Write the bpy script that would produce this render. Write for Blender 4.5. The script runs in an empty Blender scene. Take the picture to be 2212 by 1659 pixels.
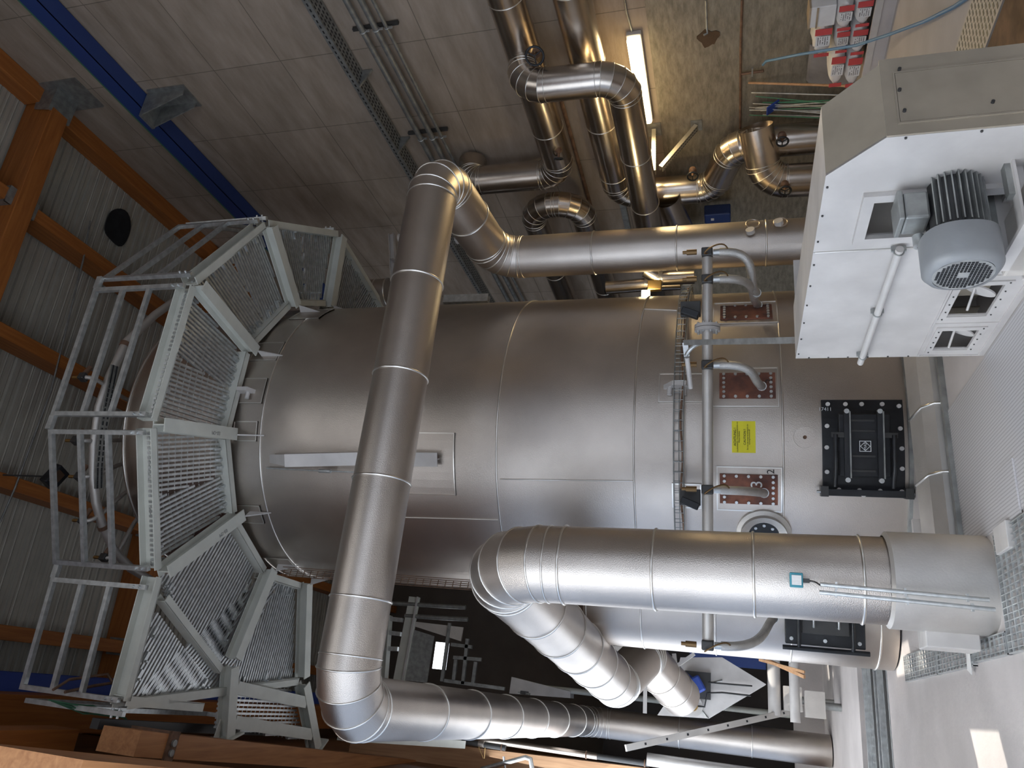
import bpy, bmesh, math, random
from mathutils import Vector, Matrix
random.seed(7)
SC = bpy.context.scene
COL = SC.collection
PI = math.pi

# ------------------------------------------------------------------ camera
# The photograph was taken with the phone turned on its side: world "up" points to the left of the frame.
F, PITCH, ROLL, YAW, EYE = 1620.0, .28672, .00726, .4093, 1.65
def _basis():
    fh = Vector((math.sin(YAW), math.cos(YAW), 0)); r = Vector((math.cos(YAW), -math.sin(YAW), 0)); up = Vector((0, 0, 1))
    fw = fh*math.cos(PITCH) + up*math.sin(PITCH); u = -fh*math.sin(PITCH) + up*math.cos(PITCH)
    c, s = math.cos(ROLL), math.sin(ROLL)
    return fw, c*u + s*r, -s*u + c*r
FW, UP, RT = _basis()
CAM = Vector((0, 0, EYE))
cam_data = bpy.data.cameras.new('camera'); cam = bpy.data.objects.new('camera', cam_data); COL.objects.link(cam)
cam_data.sensor_width = 36.0; cam_data.sensor_fit = 'HORIZONTAL'; cam_data.lens = 36.0*F/2212.0
cam_data.clip_start = .05; cam_data.clip_end = 200
cx, cy, cz = -UP, RT, -FW              # image right = world down, image up = world right
cam.matrix_world = Matrix(((cx.x, cy.x, cz.x, CAM.x), (cx.y, cy.y, cz.y, CAM.y), (cx.z, cy.z, cz.z, CAM.z), (0, 0, 0, 1)))
SC.camera = cam

def ray(x, y): return FW*F + UP*(1106 - x) + RT*(829.5 - y)
def at(x, y, X=None, Y=None, Z=None, D=None):
    """point in the hall seen at photograph pixel (x, y), on a wall plane X / Y, a level Z, or at plan distance D"""
    d = ray(x, y)
    if X is not None: t = X/d.x
    elif Y is not None: t = Y/d.y
    elif Z is not None: t = (Z - EYE)/d.z
    else: t = D/math.hypot(d.x, d.y)
    return CAM + d*t

# ------------------------------------------------------------------ light and exposure
SC.view_settings.view_transform = 'Standard'; SC.view_settings.look = 'None'
SC.view_settings.gamma = 1.0; SC.view_settings.use_curve_mapping = False
SC.view_settings.exposure = -0.1
W = bpy.data.worlds.new('world'); SC.world = W; W.use_nodes = True
bg = W.node_tree.nodes['Background']; bg.inputs[0].default_value = (.62, .75, 1, 1); bg.inputs[1].default_value = 1.2
sd = bpy.data.lights.new('sun', 'SUN'); sd.energy = 7.0; sd.angle = math.radians(.6); sd.color = (1, .93, .82)
sun = bpy.data.objects.new('sun', sd); COL.objects.link(sun)
sun.rotation_euler = Vector((.55, .25, -.80)).to_track_quat('-Z', 'Y').to_euler()
def area_light(name, loc, direction, sx, sy, power, col):
    a = bpy.data.lights.new(name, 'AREA'); a.shape = 'RECTANGLE'; a.size = sx; a.size_y = sy; a.energy = power; a.color = col
    o = bpy.data.objects.new(name, a); COL.objects.link(o); o.location = loc
    o.rotation_euler = Vector(direction).to_track_quat('-Z', 'Y').to_euler()
    return o
# daylight entering the glazed bands of the left wall; the last two are added fill
area_light('daylight_left_window', (-1.20, 3.0, 2.9), (1, 0, -.05), 4.2, 10.0, 280, (.82, .9, 1))
area_light('daylight_left_window_far', (-1.20, 12.6, 2.9), (1, 0, -.05), 4.2, 6.0, 230, (.86, .92, 1))
area_light('daylight_gate', (1.5, -5.8, 2.9), (0, 1, .05), 5.4, 4.6, 95, (.9, .95, 1))  # fill light added behind the camera to lift the front faces
area_light('daylight_roof_light', (1.5, -1.0, 11.4), (.25, .55, -1), 4.0, 5.0, 120, (.95, .97, 1))  # overhead fill added for ambient light; the roof has no opening here

# ------------------------------------------------------------------ materials (procedural)
MATS = {}
def mat(name, col, rough=.6, metal=0.0, bump=0.0, bscale=40.0, var=0.0, vscale=3.0, btype='noise', stretch=None, emit=None, col2=None, spec=.5):
    if name in MATS: return MATS[name]
    m = bpy.data.materials.new(name); m.use_nodes = True; nt = m.node_tree; N, L = nt.nodes, nt.links
    b = N['Principled BSDF']; b.inputs['Base Color'].default_value = (*col, 1); b.inputs['Roughness'].default_value = rough
    b.inputs['Metallic'].default_value = metal; b.inputs['Specular IOR Level'].default_value = spec
    tc = N.new('ShaderNodeTexCoord'); src = tc.outputs['Object']
    if stretch:
        mp = N.new('ShaderNodeMapping'); mp.inputs['Scale'].default_value = stretch; L.new(src, mp.inputs[0]); src = mp.outputs[0]
    if var or col2:
        n = N.new('ShaderNodeTexNoise'); n.inputs['Scale'].default_value = vscale; n.inputs['Detail'].default_value = 5; L.new(src, n.inputs['Vector'])
        r = N.new('ShaderNodeValToRGB'); r.color_ramp.elements[0].position = .35; r.color_ramp.elements[1].position = .68
        a = col2 if col2 else tuple(c*(1 - var) for c in col); z = col if col2 else tuple(min(1, c*(1 + var)) for c in col)
        r.color_ramp.elements[0].color = (*a, 1); r.color_ramp.elements[1].color = (*z, 1)
        L.new(n.outputs['Fac'], r.inputs[0]); L.new(r.outputs[0], b.inputs['Base Color'])
    if bump:
        if btype == 'voronoi':
            t = N.new('ShaderNodeTexVoronoi'); t.inputs['Scale'].default_value = bscale; out = t.outputs['Distance']
        else:
            t = N.new('ShaderNodeTexNoise'); t.inputs['Scale'].default_value = bscale; t.inputs['Detail'].default_value = 4; out = t.outputs['Fac']
        L.new(src, t.inputs['Vector'])
        bp = N.new('ShaderNodeBump'); bp.inputs['Strength'].default_value = bump; bp.inputs['Distance'].default_value = .01
        L.new(out, bp.inputs['Height']); L.new(bp.outputs[0], b.inputs['Normal'])
    if emit:
        b.inputs['Emission Color'].default_value = (*emit[0], 1); b.inputs['Emission Strength'].default_value = emit[1]
    MATS[name] = m; return m

ALU = mat('stucco_aluminium', (.57, .515, .465), .38, 1.0, .14, 150, .10, 1.3, 'voronoi')
ALU2 = mat('plain_aluminium', (.56, .50, .44), .27, 1.0, .12, 9, .10, 2.0)
ALUD = mat('dusty_aluminium', (.62, .60, .575), .5, .75, .15, 60, .10, 2.5)
SEAM = mat('seam_bead', (.80, .78, .74), .3, 1.0)
GALV = mat('galvanised_steel', (.60, .62, .62), .42, .8, .05, 80, .16, 14)
GALVD = mat('dull_galvanised_steel', (.33, .34, .33), .5, .7, .05, 60, .2, 10)
GREY = mat('grey_green_paint', (.56, .57, .52), .5, .0, .03, 30, .06, 4)
WHITE = mat('white_dusty_sheet', (.58, .56, .545), .55, .2, .08, 30, .10, 3)
OFFW = mat('offwhite_sheet', (.52, .49, .455), .6, .15, .06, 30, .08, 4)
SHADESH = mat('tan_sheet', (.36, .315, .25), .55, .2, .06, 20, .14, 3)  # white casing sheet with its shade put into a darker tan
BLACK = mat('black_paint', (.02, .022, .026), .45, .2, .05, 40, .3, 6)
DARK = mat('dark_steel', (.07, .07, .07), .5, .5)
RUST = mat('rusty_plate', (.30, .12, .075), .7, .3, .2, 30, 0, 5, col2=(.10, .05, .045))
RUSTY = mat('rusty_steel', (.20, .12, .08), .7, .4, .2, 30, .3, 8)
BLUE = mat('blue_paint', (.022, .05, .19), .45, 0)
BLUE2 = mat('bright_blue_paint', (.03, .07, .33), .4, 0)
GREEN = mat('green_plastic', (.07, .22, .13), .5, 0)
HOSEB = mat('blue_hose_rubber', (.13, .27, .43), .5, 0)
YEL = mat('yellow_sign', (.86, .80, .02), .5, 0)
BRASS = mat('brass', (.55, .36, .14), .35, 1.0)
PAPER = mat('white_paper', (.72, .71, .70), .8, 0, .25, 20, .05, 8)
KRAFT = mat('kraft_paper', (.40, .31, .21), .8, 0, .3, 14, .12, 6)
REDP = mat('red_print', (.55, .07, .07), .7, 0)
INK = mat('black_ink', (.03, .03, .03), .7, 0)
CHALK = mat('white_chalk', (.75, .78, .8), .8, 0)
CONCRETE2 = mat('grey_concrete', (.46, .43, .42), .85, 0, .25, 25, .10, 1.6)
STONE = mat('grey_stone', (.26, .245, .25), .8, 0, .4, 16, .15, 5)
TEAL = mat('teal_plastic', (.05, .25, .32), .5, 0)
GLASS = mat('window_glass', (.9, .95, 1), .05, 0)
_b = GLASS.node_tree.nodes['Principled BSDF']; _b.inputs['Transmission Weight'].default_value = 1.0; _b.inputs['Roughness'].default_value = .5      # frosted panes
CLEAR = bpy.data.materials.new('clear_glass'); CLEAR.use_nodes = True; _n = CLEAR.node_tree; _o = _n.nodes['Material Output']; _t = _n.nodes.new('ShaderNodeBsdfTransparent'); _g = _n.nodes.new('ShaderNodeBsdfGlossy'); _g.inputs['Roughness'].default_value = .02
_m = _n.nodes.new('ShaderNodeMixShader'); _m.inputs[0].default_value = .06; _n.links.new(_t.outputs[0], _m.inputs[1]); _n.links.new(_g.outputs[0], _m.inputs[2]); _n.links.new(_m.outputs[0], _o.inputs[0])
LAMP = mat('lamp_diffuser', (1, .95, .8), .5, 0, emit=((1, .80, .45), 9.0))
LAMP2 = mat('lit_work_lamp', (1, .95, .8), .5, 0, emit=((1, .84, .5), 9.0))
BRAID = mat('braided_steel', (.58, .57, .55), .45, .8, .5, 160, .1, 8)
SOOT = mat('brown_soot', (.09, .055, .03), .9, 0, .3, 20, .2, 5)
RUBBER = mat('black_rubber', (.015, .015, .015), .6, 0)

def wood_mat(name, c1, c2, axis):
    m = bpy.data.materials.new(name); m.use_nodes = True; nt = m.node_tree; N, L = nt.nodes, nt.links; b = N['Principled BSDF']
    tc = N.new('ShaderNodeTexCoord'); mp = N.new('ShaderNodeMapping'); s = [9, 9, 9]; s['XYZ'.index(axis)] = .55
    mp.inputs['Scale'].default_value = s; L.new(tc.outputs['Object'], mp.inputs[0])
    n = N.new('ShaderNodeTexNoise'); n.inputs['Scale'].default_value = 2.2; n.inputs['Detail'].default_value = 7; n.inputs['Distortion'].default_value = .6; L.new(mp.outputs[0], n.inputs['Vector'])
    r = N.new('ShaderNodeValToRGB'); r.color_ramp.elements[0].position = .3; r.color_ramp.elements[1].position = .7
    r.color_ramp.elements[0].color = (*c1, 1); r.color_ramp.elements[1].color = (*c2, 1); L.new(n.outputs['Fac'], r.inputs[0]); L.new(r.outputs[0], b.inputs['Base Color'])
    bp = N.new('ShaderNodeBump'); bp.inputs['Strength'].default_value = .12; bp.inputs['Distance'].default_value = .01; L.new(n.outputs['Fac'], bp.inputs['Height']); L.new(bp.outputs[0], b.inputs['Normal'])
    b.inputs['Roughness'].default_value = .55; return m
WOODX = wood_mat('glulam_along_hall_width', (.27, .085, .016), (.40, .14, .03), 'X')
WOODY = wood_mat('glulam_along_hall_length', (.27, .085, .016), (.40, .14, .03), 'Y')
WOODL = wood_mat('light_glulam', (.36, .15, .055), (.52, .25, .10), 'Y')
WOODZ = wood_mat('light_glulam_upright', (.44, .24, .12), (.62, .37, .2), 'Z')
WOODP = wood_mat('timber_wall_boards', (.20, .085, .032), (.32, .15, .06), 'Y')

def concrete_wall():
    m = bpy.data.materials.new('formwork_concrete'); m.use_nodes = True; nt = m.node_tree; N, L = nt.nodes, nt.links; b = N['Principled BSDF']
    tc = N.new('ShaderNodeTexCoord'); sp = N.new('ShaderNodeSeparateXYZ'); L.new(tc.outputs['Object'], sp.inputs[0])
    cb = N.new('ShaderNodeCombineXYZ'); L.new(sp.outputs['Y'], cb.inputs['X']); L.new(sp.outputs['Z'], cb.inputs['Y'])
    br = N.new('ShaderNodeTexBrick'); br.inputs['Scale'].default_value = 1; br.inputs['Mortar Size'].default_value = .008; br.inputs['Mortar Smooth'].default_value = .4
    br.inputs['Brick Width'].default_value = 1.35; br.inputs['Row Height'].default_value = 1.12; br.offset = .0
    br.inputs['Color1'].default_value = (.345, .285, .232, 1); br.inputs['Color2'].default_value = (.385, .318, .26, 1); br.inputs['Mortar'].default_value = (.19, .16, .13, 1)
    L.new(cb.outputs[0], br.inputs['Vector'])
    mp = N.new('ShaderNodeMapping'); mp.inputs['Scale'].default_value = (1, 1, 4.5); L.new(tc.outputs['Object'], mp.inputs[0])
    n = N.new('ShaderNodeTexNoise'); n.inputs['Scale'].default_value = 1.0; n.inputs['Detail'].default_value = 8; n.inputs['Roughness'].default_value = .62; L.new(mp.outputs[0], n.inputs['Vector'])
    r = N.new('ShaderNodeValToRGB'); r.color_ramp.elements[0].position = .3; r.color_ramp.elements[1].position = .75
    r.color_ramp.elements[0].color = (.70, .68, .64, 1); r.color_ramp.elements[1].color = (1.12, 1.12, 1.12, 1); L.new(n.outputs['Fac'], r.inputs[0])
    mx = N.new('ShaderNodeMixRGB'); mx.blend_type = 'MULTIPLY'; mx.inputs[0].default_value = 1; L.new(br.outputs['Color'], mx.inputs[1]); L.new(r.outputs[0], mx.inputs[2])
    # rough board-marked plinth zone below the casting joint
    mp2 = N.new('ShaderNodeMapping'); mp2.inputs['Scale'].default_value = (1, 1.6, 6.5); L.new(tc.outputs['Object'], mp2.inputs[0])
    n2 = N.new('ShaderNodeTexNoise'); n2.inputs['Scale'].default_value = 2.6; n2.inputs['Detail'].default_value = 9; n2.inputs['Roughness'].default_value = .68; L.new(mp2.outputs[0], n2.inputs['Vector'])
    r2 = N.new('ShaderNodeValToRGB'); r2.color_ramp.elements[0].position = .33; r2.color_ramp.elements[1].position = .66
    r2.color_ramp.elements[0].color = (.165, .142, .105, 1); r2.color_ramp.elements[1].color = (.315, .275, .21, 1); L.new(n2.outputs['Fac'], r2.inputs[0])
    lt = N.new('ShaderNodeMath'); lt.operation = 'LESS_THAN'; lt.inputs[1].default_value = 2.66; L.new(sp.outputs['Z'], lt.inputs[0])
    m2 = N.new('ShaderNodeMixRGB'); L.new(lt.outputs[0], m2.inputs[0]); L.new(mx.outputs[0], m2.inputs[1]); L.new(r2.outputs[0], m2.inputs[2])
    L.new(m2.outputs[0], b.inputs['Base Color']); b.inputs['Roughness'].default_value = .85
    bp = N.new('ShaderNodeBump'); bp.inputs['Strength'].default_value = .35; bp.inputs['Distance'].default_value = .015; L.new(n2.outputs['Fac'], bp.inputs['Height']); L.new(bp.outputs[0], b.inputs['Normal'])
    return m
CONC = concrete_wall()
FLOORM = mat('worn_concrete_floor', (.47, .44, .43), .7, 0, .22, 22, .11, 1.4)
ROOFM = mat('profiled_roof_sheet', (.42, .40, .345), .6, .1, 0, 0, .08, 2.5)

def chequer_mat():
    m = bpy.data.materials.new('chequer_plate'); m.use_nodes = True; nt = m.node_tree; N, L = nt.nodes, nt.links; b = N['Principled BSDF']
    b.inputs['Base Color'].default_value = (.50, .49, .50, 1); b.inputs['Metallic'].default_value = .35; b.inputs['Roughness'].default_value = .5
    tc = N.new('ShaderNodeTexCoord'); hs = []
    for ang, off in ((PI/4, 0), (-PI/4, .5)):
        mp = N.new('ShaderNodeMapping'); mp.inputs['Rotation'].default_value = (0, 0, ang); mp.inputs['Scale'].default_value = (30, 75, 1); mp.inputs['Location'].default_value = (off, off, 0); L.new(tc.outputs['Object'], mp.inputs[0])
        v = N.new('ShaderNodeTexVoronoi'); v.inputs['Scale'].default_value = 1; v.inputs['Randomness'].default_value = 0; v.voronoi_dimensions = '2D'; L.new(mp.outputs[0], v.inputs['Vector'])
        l = N.new('ShaderNodeMath'); l.operation = 'LESS_THAN'; l.inputs[1].default_value = .33; L.new(v.outputs['Distance'], l.inputs[0]); hs.append(l)
    a = N.new('ShaderNodeMath'); a.operation = 'MAXIMUM'; L.new(hs[0].outputs[0], a.inputs[0]); L.new(hs[1].outputs[0], a.inputs[1])
    bp = N.new('ShaderNodeBump'); bp.inputs['Strength'].default_value = .9; bp.inputs['Distance'].default_value = .006; cr = N.new('ShaderNodeMixRGB'); cr.inputs[1].default_value = (.40, .39, .40, 1); cr.inputs[2].default_value = (.66, .65, .66, 1); L.new(a.outputs[0], cr.inputs[0]); L.new(cr.outputs[0], b.inputs['Base Color']); L.new(a.outputs[0], bp.inputs['Height']); L.new(bp.outputs[0], b.inputs['Normal'])
    return m
CHEQ = chequer_mat()

# ------------------------------------------------------------------ mesh helpers
V = Vector
def frame(d, up=None):
    d = V(d).normalized(); up = V(up) if up is not None else (V((0, 0, 1)) if abs(d.z) < .95 else V((0, 1, 0)))
    u = d.cross(up)
    if u.length < 1e-6: u = d.cross(V((1, 0, 0)))
    u.normalize(); return d, u, u.cross(d).normalized()
class B:
    def __init__(s): s.v = []; s.f = []; s.sm = []; s.mi = []; s.cur = 0
    def add(s, vs, fs, smooth=False):
        o = len(s.v); s.v += [V(p) for p in vs]
        for f in fs: s.f.append(tuple(i + o for i in f)); s.sm.append(smooth); s.mi.append(s.cur)
        return s
    def hexa(s, p):      # 8 points: bottom 4 then top 4
        return s.add(p, [(3, 2, 1, 0), (4, 5, 6, 7), (0, 1, 5, 4), (1, 2, 6, 5), (2, 3, 7, 6), (3, 0, 4, 7)])
    def box(s, a, b):
        x0, y0, z0 = a; x1, y1, z1 = b
        return s.hexa([(x0, y0, z0), (x1, y0, z0), (x1, y1, z0), (x0, y1, z0), (x0, y0, z1), (x1, y0, z1), (x1, y1, z1), (x0, y1, z1)])
    def cbox(s, c, d, u=(1, 0, 0), w=(0, 1, 0)):     # centre, sizes along u, w, u x w
        c = V(c); u = V(u).normalized(); w = V(w); w = (w - u*w.dot(u)).normalized(); n = u.cross(w); a, b, h = [k/2 for k in d]
        q = [c + u*i*a + w*j*b + n*k*h for k in (-1, 1) for i, j in ((-1, -1), (1, -1), (1, 1), (-1, 1))]
        return s.hexa(q)
    def beam(s, p, q, w, h, up=None):                # bar of width w (sideways) and height h (along up)
        p, q = V(p), V(q); d, u, v = frame(q - p, up)
        r = [o + u*i*w/2 + v*j*h/2 for o in (p, q) for i, j in ((-1, -1), (1, -1), (1, 1), (-1, 1))]
        return s.hexa(r)
    def hbeam(s, p, q, w, h, t=.014, up=None):       # rolled H section
        p, q = V(p), V(q); d, u, v = frame(q - p, up)
        for o in (h/2 - t/2, -h/2 + t/2): s.beam(p + v*o, q + v*o, w, t, v)
        return s.beam(p, q, t, h - 2*t, v)
    def chan(s, p, q, w, h, side, t=.012, up=None):  # channel, flanges pointing to side (+1/-1 along u)
        p, q = V(p), V(q); d, u, v = frame(q - p, up)
        s.beam(p - u*side*w/2, q - u*side*w/2, t, h, v)
        for o in (h/2 - t/2, -h/2 + t/2): s.beam(p + v*o, q + v*o, w, t, v)
        return s
    def rings(s, rs, smooth=True, closed=True):
        n = len(rs[0]); o = len(s.v)
        for r in rs: s.v += [V(p) for p in r]
        for i in range(len(rs) - 1):
            for k in range(n if closed else n - 1):
                k2 = (k + 1) % n; s.f.append((o + i*n + k, o + i*n + k2, o + (i + 1)*n + k2, o + (i + 1)*n + k)); s.sm.append(smooth); s.mi.append(s.cur)
        return s
    def cap(s, r, flip=False):
        o = len(s.v); s.v += [V(p) for p in r]; f = list(range(o, o + len(r)))
        s.f.append(tuple(reversed(f) if flip else f)); s.sm.append(False); s.mi.append(s.cur); return s
    def cyl(s, p, q, r, r2=None, n=20, caps=True):
        p, q = V(p), V(q); d, u, v = frame(q - p); r2 = r if r2 is None else r2
        A = [p + (u*math.cos(2*PI*k/n) + v*math.sin(2*PI*k/n))*r for k in range(n)]; C = [q + (u*math.cos(2*PI*k/n) + v*math.sin(2*PI*k/n))*r2 for k in range(n)]
        s.rings([A, C])
        if caps: s.cap(A, True); s.cap(C)
        return s
    def disc(s, c, ax, r, t, n=24):
        c = V(c); ax = V(ax).normalized(); return s.cyl(c - ax*t/2, c + ax*t/2, r, n=n)
    def lathe(s, c, ax, prof, n=32, smooth=True):    # prof = [(along, radius)...]
        d, u, v = frame(ax); c = V(c)
        for a, b in zip(prof[:-1], prof[1:]):
            s.rings([[c + d*h + (u*math.cos(2*PI*k/n) + v*math.sin(2*PI*k/n))*r for k in range(n)] for h, r in (a, b)], smooth)
        return s
    def loop(s, pts, r, n=6):                        # closed bead along a loop of points
        m = len(pts); c = sum(pts, V((0, 0, 0)))/m; nn = (pts[0] - c).cross(pts[m//4] - c).normalized(); R = []
        for p in pts + [pts[0]]:
            o = (p - c).normalized(); R.append([p + o*r*math.cos(2*PI*k/n) + nn*r*math.sin(2*PI*k/n) for k in range(n)])
        return s.rings(R)
    def torus(s, c, ax, R, r, n=28, m=8):
        d, u, v = frame(ax); c = V(c); return s.loop([c + (u*math.cos(2*PI*k/n) + v*math.sin(2*PI*k/n))*R for k in range(n)], r, m)
    def tube(s, pts, r, n=10, smooth=True, caps=True):   # smooth tube along a polyline
        pts = [V(p) for p in pts]; R = []; d0, u, v = frame(pts[1] - pts[0])
        for i, p in enumerate(pts):
            a = (pts[i] - pts[i - 1]).normalized() if i else (pts[1] - pts[0]).normalized(); b = (pts[i + 1] - p).normalized() if i < len(pts) - 1 else a
            t = (a + b); t = t.normalized() if t.length > 1e-6 else a
            u = (u - t*u.dot(t)).normalized(); v = t.cross(u)
            R.append([p + (u*math.cos(2*PI*k/n) + v*math.sin(2*PI*k/n))*r for k in range(n)])
        s.rings(R, smooth)
        if caps: s.cap(R[0]); s.cap(R[-1], True)
        return s
    def miter(s, pts, r, n=32, bead=0.0, beads=None):    # lobster-back duct: straight gores meeting on mitre planes
        pts = [V(p) for p in pts]; ds = [(b - a).normalized() for a, b in zip(pts[:-1], pts[1:])]; d, u, v = frame(ds[0]); out = []
        nrm = [ds[0]] + [(a + b).normalized() for a, b in zip(ds[:-1], ds[1:])] + [ds[-1]]
        for i, di in enumerate(ds):
            if i: q = ds[i - 1].rotation_difference(di); u = q @ u; u = (u - di*u.dot(di)).normalized(); v = di.cross(u)
            else: v = di.cross(u)
            seg = []
            for j in (i, i + 1):
                R = []
                for k in range(n):
                    o = (u*math.cos(2*PI*k/n) + v*math.sin(2*PI*k/n))*r; t = -o.dot(nrm[j])/di.dot(nrm[j]); R.append(pts[j] + o + di*t)
                seg.append(R)
            s.rings(seg); out.append(seg)
        if bead and beads is not None:
            for seg in out: beads.loop(seg[0], bead)
            beads.loop(out[-1][1], bead)
        return out
    def prism(s, poly, t):                           # polygon extruded by vector t
        t = V(t); a = [V(p) for p in poly]; b = [p + t for p in a]; n = len(a)
        s.cap(a, True); s.cap(b)
        for k in range(n): s.add([a[k], a[(k + 1) % n], b[(k + 1) % n], b[k]], [(0, 1, 2, 3)])
        return s
    def frame_rect(s, p0, p1, p2, p3, w, t):         # flat frame of width w, thickness vector t, inside a quad
        P = [V(p) for p in (p0, p1, p2, p3)]; c = sum(P, V((0, 0, 0)))/4; e1 = (P[1] - P[0]).length; e2 = (P[3] - P[0]).length
        I = [c + (P[1] - P[0])*((1 if k in (1, 2) else -1)*(.5 - w/e1)) + (P[3] - P[0])*((1 if k in (2, 3) else -1)*(.5 - w/e2)) for k in range(4)]
        for k in range(4): s.prism([P[k], P[(k + 1) % 4], I[(k + 1) % 4], I[k]], t)
        return s
    def build(s, name, m, parent=None, local=False, bevel=0.0):
        me = bpy.data.meshes.new(name); off = V((0, 0, 0))
        if not local:
            if parent is not None: off = WL[parent.name]
            elif s.v:
                xs = [p.x for p in s.v]; ys = [p.y for p in s.v]; off = V(((min(xs) + max(xs))/2, (min(ys) + max(ys))/2, min(p.z for p in s.v)))
        me.from_pydata([tuple(p - off) for p in s.v], [], s.f)
        me.polygons.foreach_set('use_smooth', s.sm)
        ms = m if isinstance(m, (list, tuple)) else [m]
        for k in ms: me.materials.append(k)
        if len(ms) > 1: me.polygons.foreach_set('material_index', s.mi)
        bm = bmesh.new(); bm.from_mesh(me); bmesh.ops.recalc_face_normals(bm, faces=bm.faces) if len(bm.faces) < 6000 else None; bm.to_mesh(me); bm.free()
        me.update(); o = bpy.data.objects.new(name, me); COL.objects.link(o)
        if parent is not None: o.parent = parent; WL[o.name] = WL[parent.name].copy()
        else: o.location = off; WL[o.name] = off
        if bevel:
            bv = o.modifiers.new('bevel', 'BEVEL'); bv.width = bevel; bv.segments = 2; bv.limit_method = 'ANGLE'
        return o
WL = {}
def thing(name, label, cat, loc, group=None):
    o = bpy.data.objects.new(name, None); COL.objects.link(o); o.location = loc; o.empty_display_size = .1
    o['label'] = label; o['category'] = cat
    if group: o['group'] = group
    WL[o.name] = V(loc); return o
def tag(o, label, cat, group=None):
    o['label'] = label; o['category'] = cat
    if group: o['group'] = group
    return o
def struct(name, b, m, parent=None):
    me = b.build(name, m, parent, local=True)
    if parent is None: me.location = (0, 0, 0); me['kind'] = 'structure'; WL[me.name] = V((0, 0, 0))
    return me
def note(o, label): o['label'] = label; return o
def copy_tree(root, loc, label=None, group=None, rotz=None):
    r = root.copy(); COL.objects.link(r); r.location = loc; WL[r.name] = V(loc)
    if rotz is not None: r.rotation_euler = (0, 0, rotz)
    if label: r['label'] = label
    if group: r['group'] = group
    for ch in list(root.children):
        c = ch.copy(); COL.objects.link(c); c.parent = r
        for g in list(ch.children):
            d = g.copy(); COL.objects.link(d); d.parent = c
    return r
def arc(p, c, q, rad, n=6):
    """rounded corner: points from the leg p-c to the leg c-q on an arc of radius rad"""
    p, c, q = V(p), V(c), V(q); a = (p - c).normalized(); b = (q - c).normalized(); h = a.angle(b)/2; t = rad/math.tan(h)
    o = c + (a + b).normalized()*(rad/math.sin(h)); s = c + a*t - o; e = c + b*t - o; ang = s.angle(e); ax = s.cross(e).normalized()
    return [c + a*t] + [o + (Matrix.Rotation(ang*(k + .5)/n, 3, ax) @ s)/math.cos(ang/2/n) for k in range(n)] + [c + b*t]
def bezier(p0, p1, p2, p3, n=14):
    p0, p1, p2, p3 = map(V, (p0, p1, p2, p3)); return [p0*(1 - t)**3 + p1*3*t*(1 - t)**2 + p2*3*t*t*(1 - t) + p3*t**3 for t in [k/n for k in range(n + 1)]]
def text_mesh(s, size, name, m, parent, origin, right, up):
    """lettering as flat raised mesh: baseline origin, reading direction, up direction (world)"""
    cu = bpy.data.curves.new(name, 'FONT'); cu.body = s; cu.size = size; cu.extrude = .0008; cu.align_x = 'CENTER'
    tmp = bpy.data.objects.new(name, cu); COL.objects.link(tmp); dg = bpy.context.evaluated_depsgraph_get(); dg.update()
    me = bpy.data.meshes.new_from_object(tmp.evaluated_get(dg)); COL.objects.unlink(tmp); bpy.data.objects.remove(tmp)
    r = V(right).normalized(); u = V(up).normalized(); n = r.cross(u); off = WL[parent.name] if parent else V((0, 0, 0))
    for v in me.vertices: v.co = V(origin) + r*v.co.x + u*v.co.y + n*v.co.z - off
    me.materials.clear(); me.materials.append(m); o = bpy.data.objects.new(name, me); COL.objects.link(o)
    if parent: o.parent = parent; WL[o.name] = off
    return o
# ================================================================== THE SETTING
XL, XR, YB, YF = -1.3, 8.0, 22.0, -6.0
def ceil_z(x): return 12.35 - .055*(8 - x)
# floor slab with the cable trench left open (X -1.3..1.05, Y 9.9..11.3)
b = B(); b.box((XL, YF, -.25), (XR, 9.9, 0)); b.box((1.2, 9.9, -.25), (XR, 12.2, 0)); b.box((XL, 12.2, -.25), (XR, YB, 0))
b.box((XL, 9.9, -.75), (1.2, 12.2, -.6)); b.box((1.2, 9.85, -.6), (1.25, 12.25, -.25)); b.box((XL, 9.85, -.6), (1.2, 9.9, -.25)); b.box((XL, 12.2, -.6), (1.2, 12.25, -.25))
struct('floor', b, FLOORM)
b = B(); b.box((XR, YF, -.25), (XR + .35, YB, 12.9)); struct('wall_right', b, CONC)
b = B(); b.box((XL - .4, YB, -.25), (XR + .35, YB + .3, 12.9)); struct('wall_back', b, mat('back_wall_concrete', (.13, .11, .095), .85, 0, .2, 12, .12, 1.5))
b = B()      # left timber wall with two glazed bands
def wall_strip(y0, y1, z0, z1): b.box((XL - .2, y0, z0), (XL, y1, z1))
wall_strip(YF, YB, -.25, .5); wall_strip(YF, YB, 5.2, 12.9); wall_strip(YF, -3.0, .5, 5.2); wall_strip(8.6, 8.9, .5, 5.2); wall_strip(16.9, YB, .5, 5.2)
struct('wall_left', b, WOODP)
b = B(); b.box((XL - .2, YF - .3, -.25), (-1.4 + .2, YF, 12.9)); b.box((-1.2, YF - .3, 5.4), (4.2, YF, 12.9)); b.box((4.2, YF - .3, -.25), (XR + .35, YF, 12.9))
struct('wall_front', b, CONCRETE2)
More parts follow.
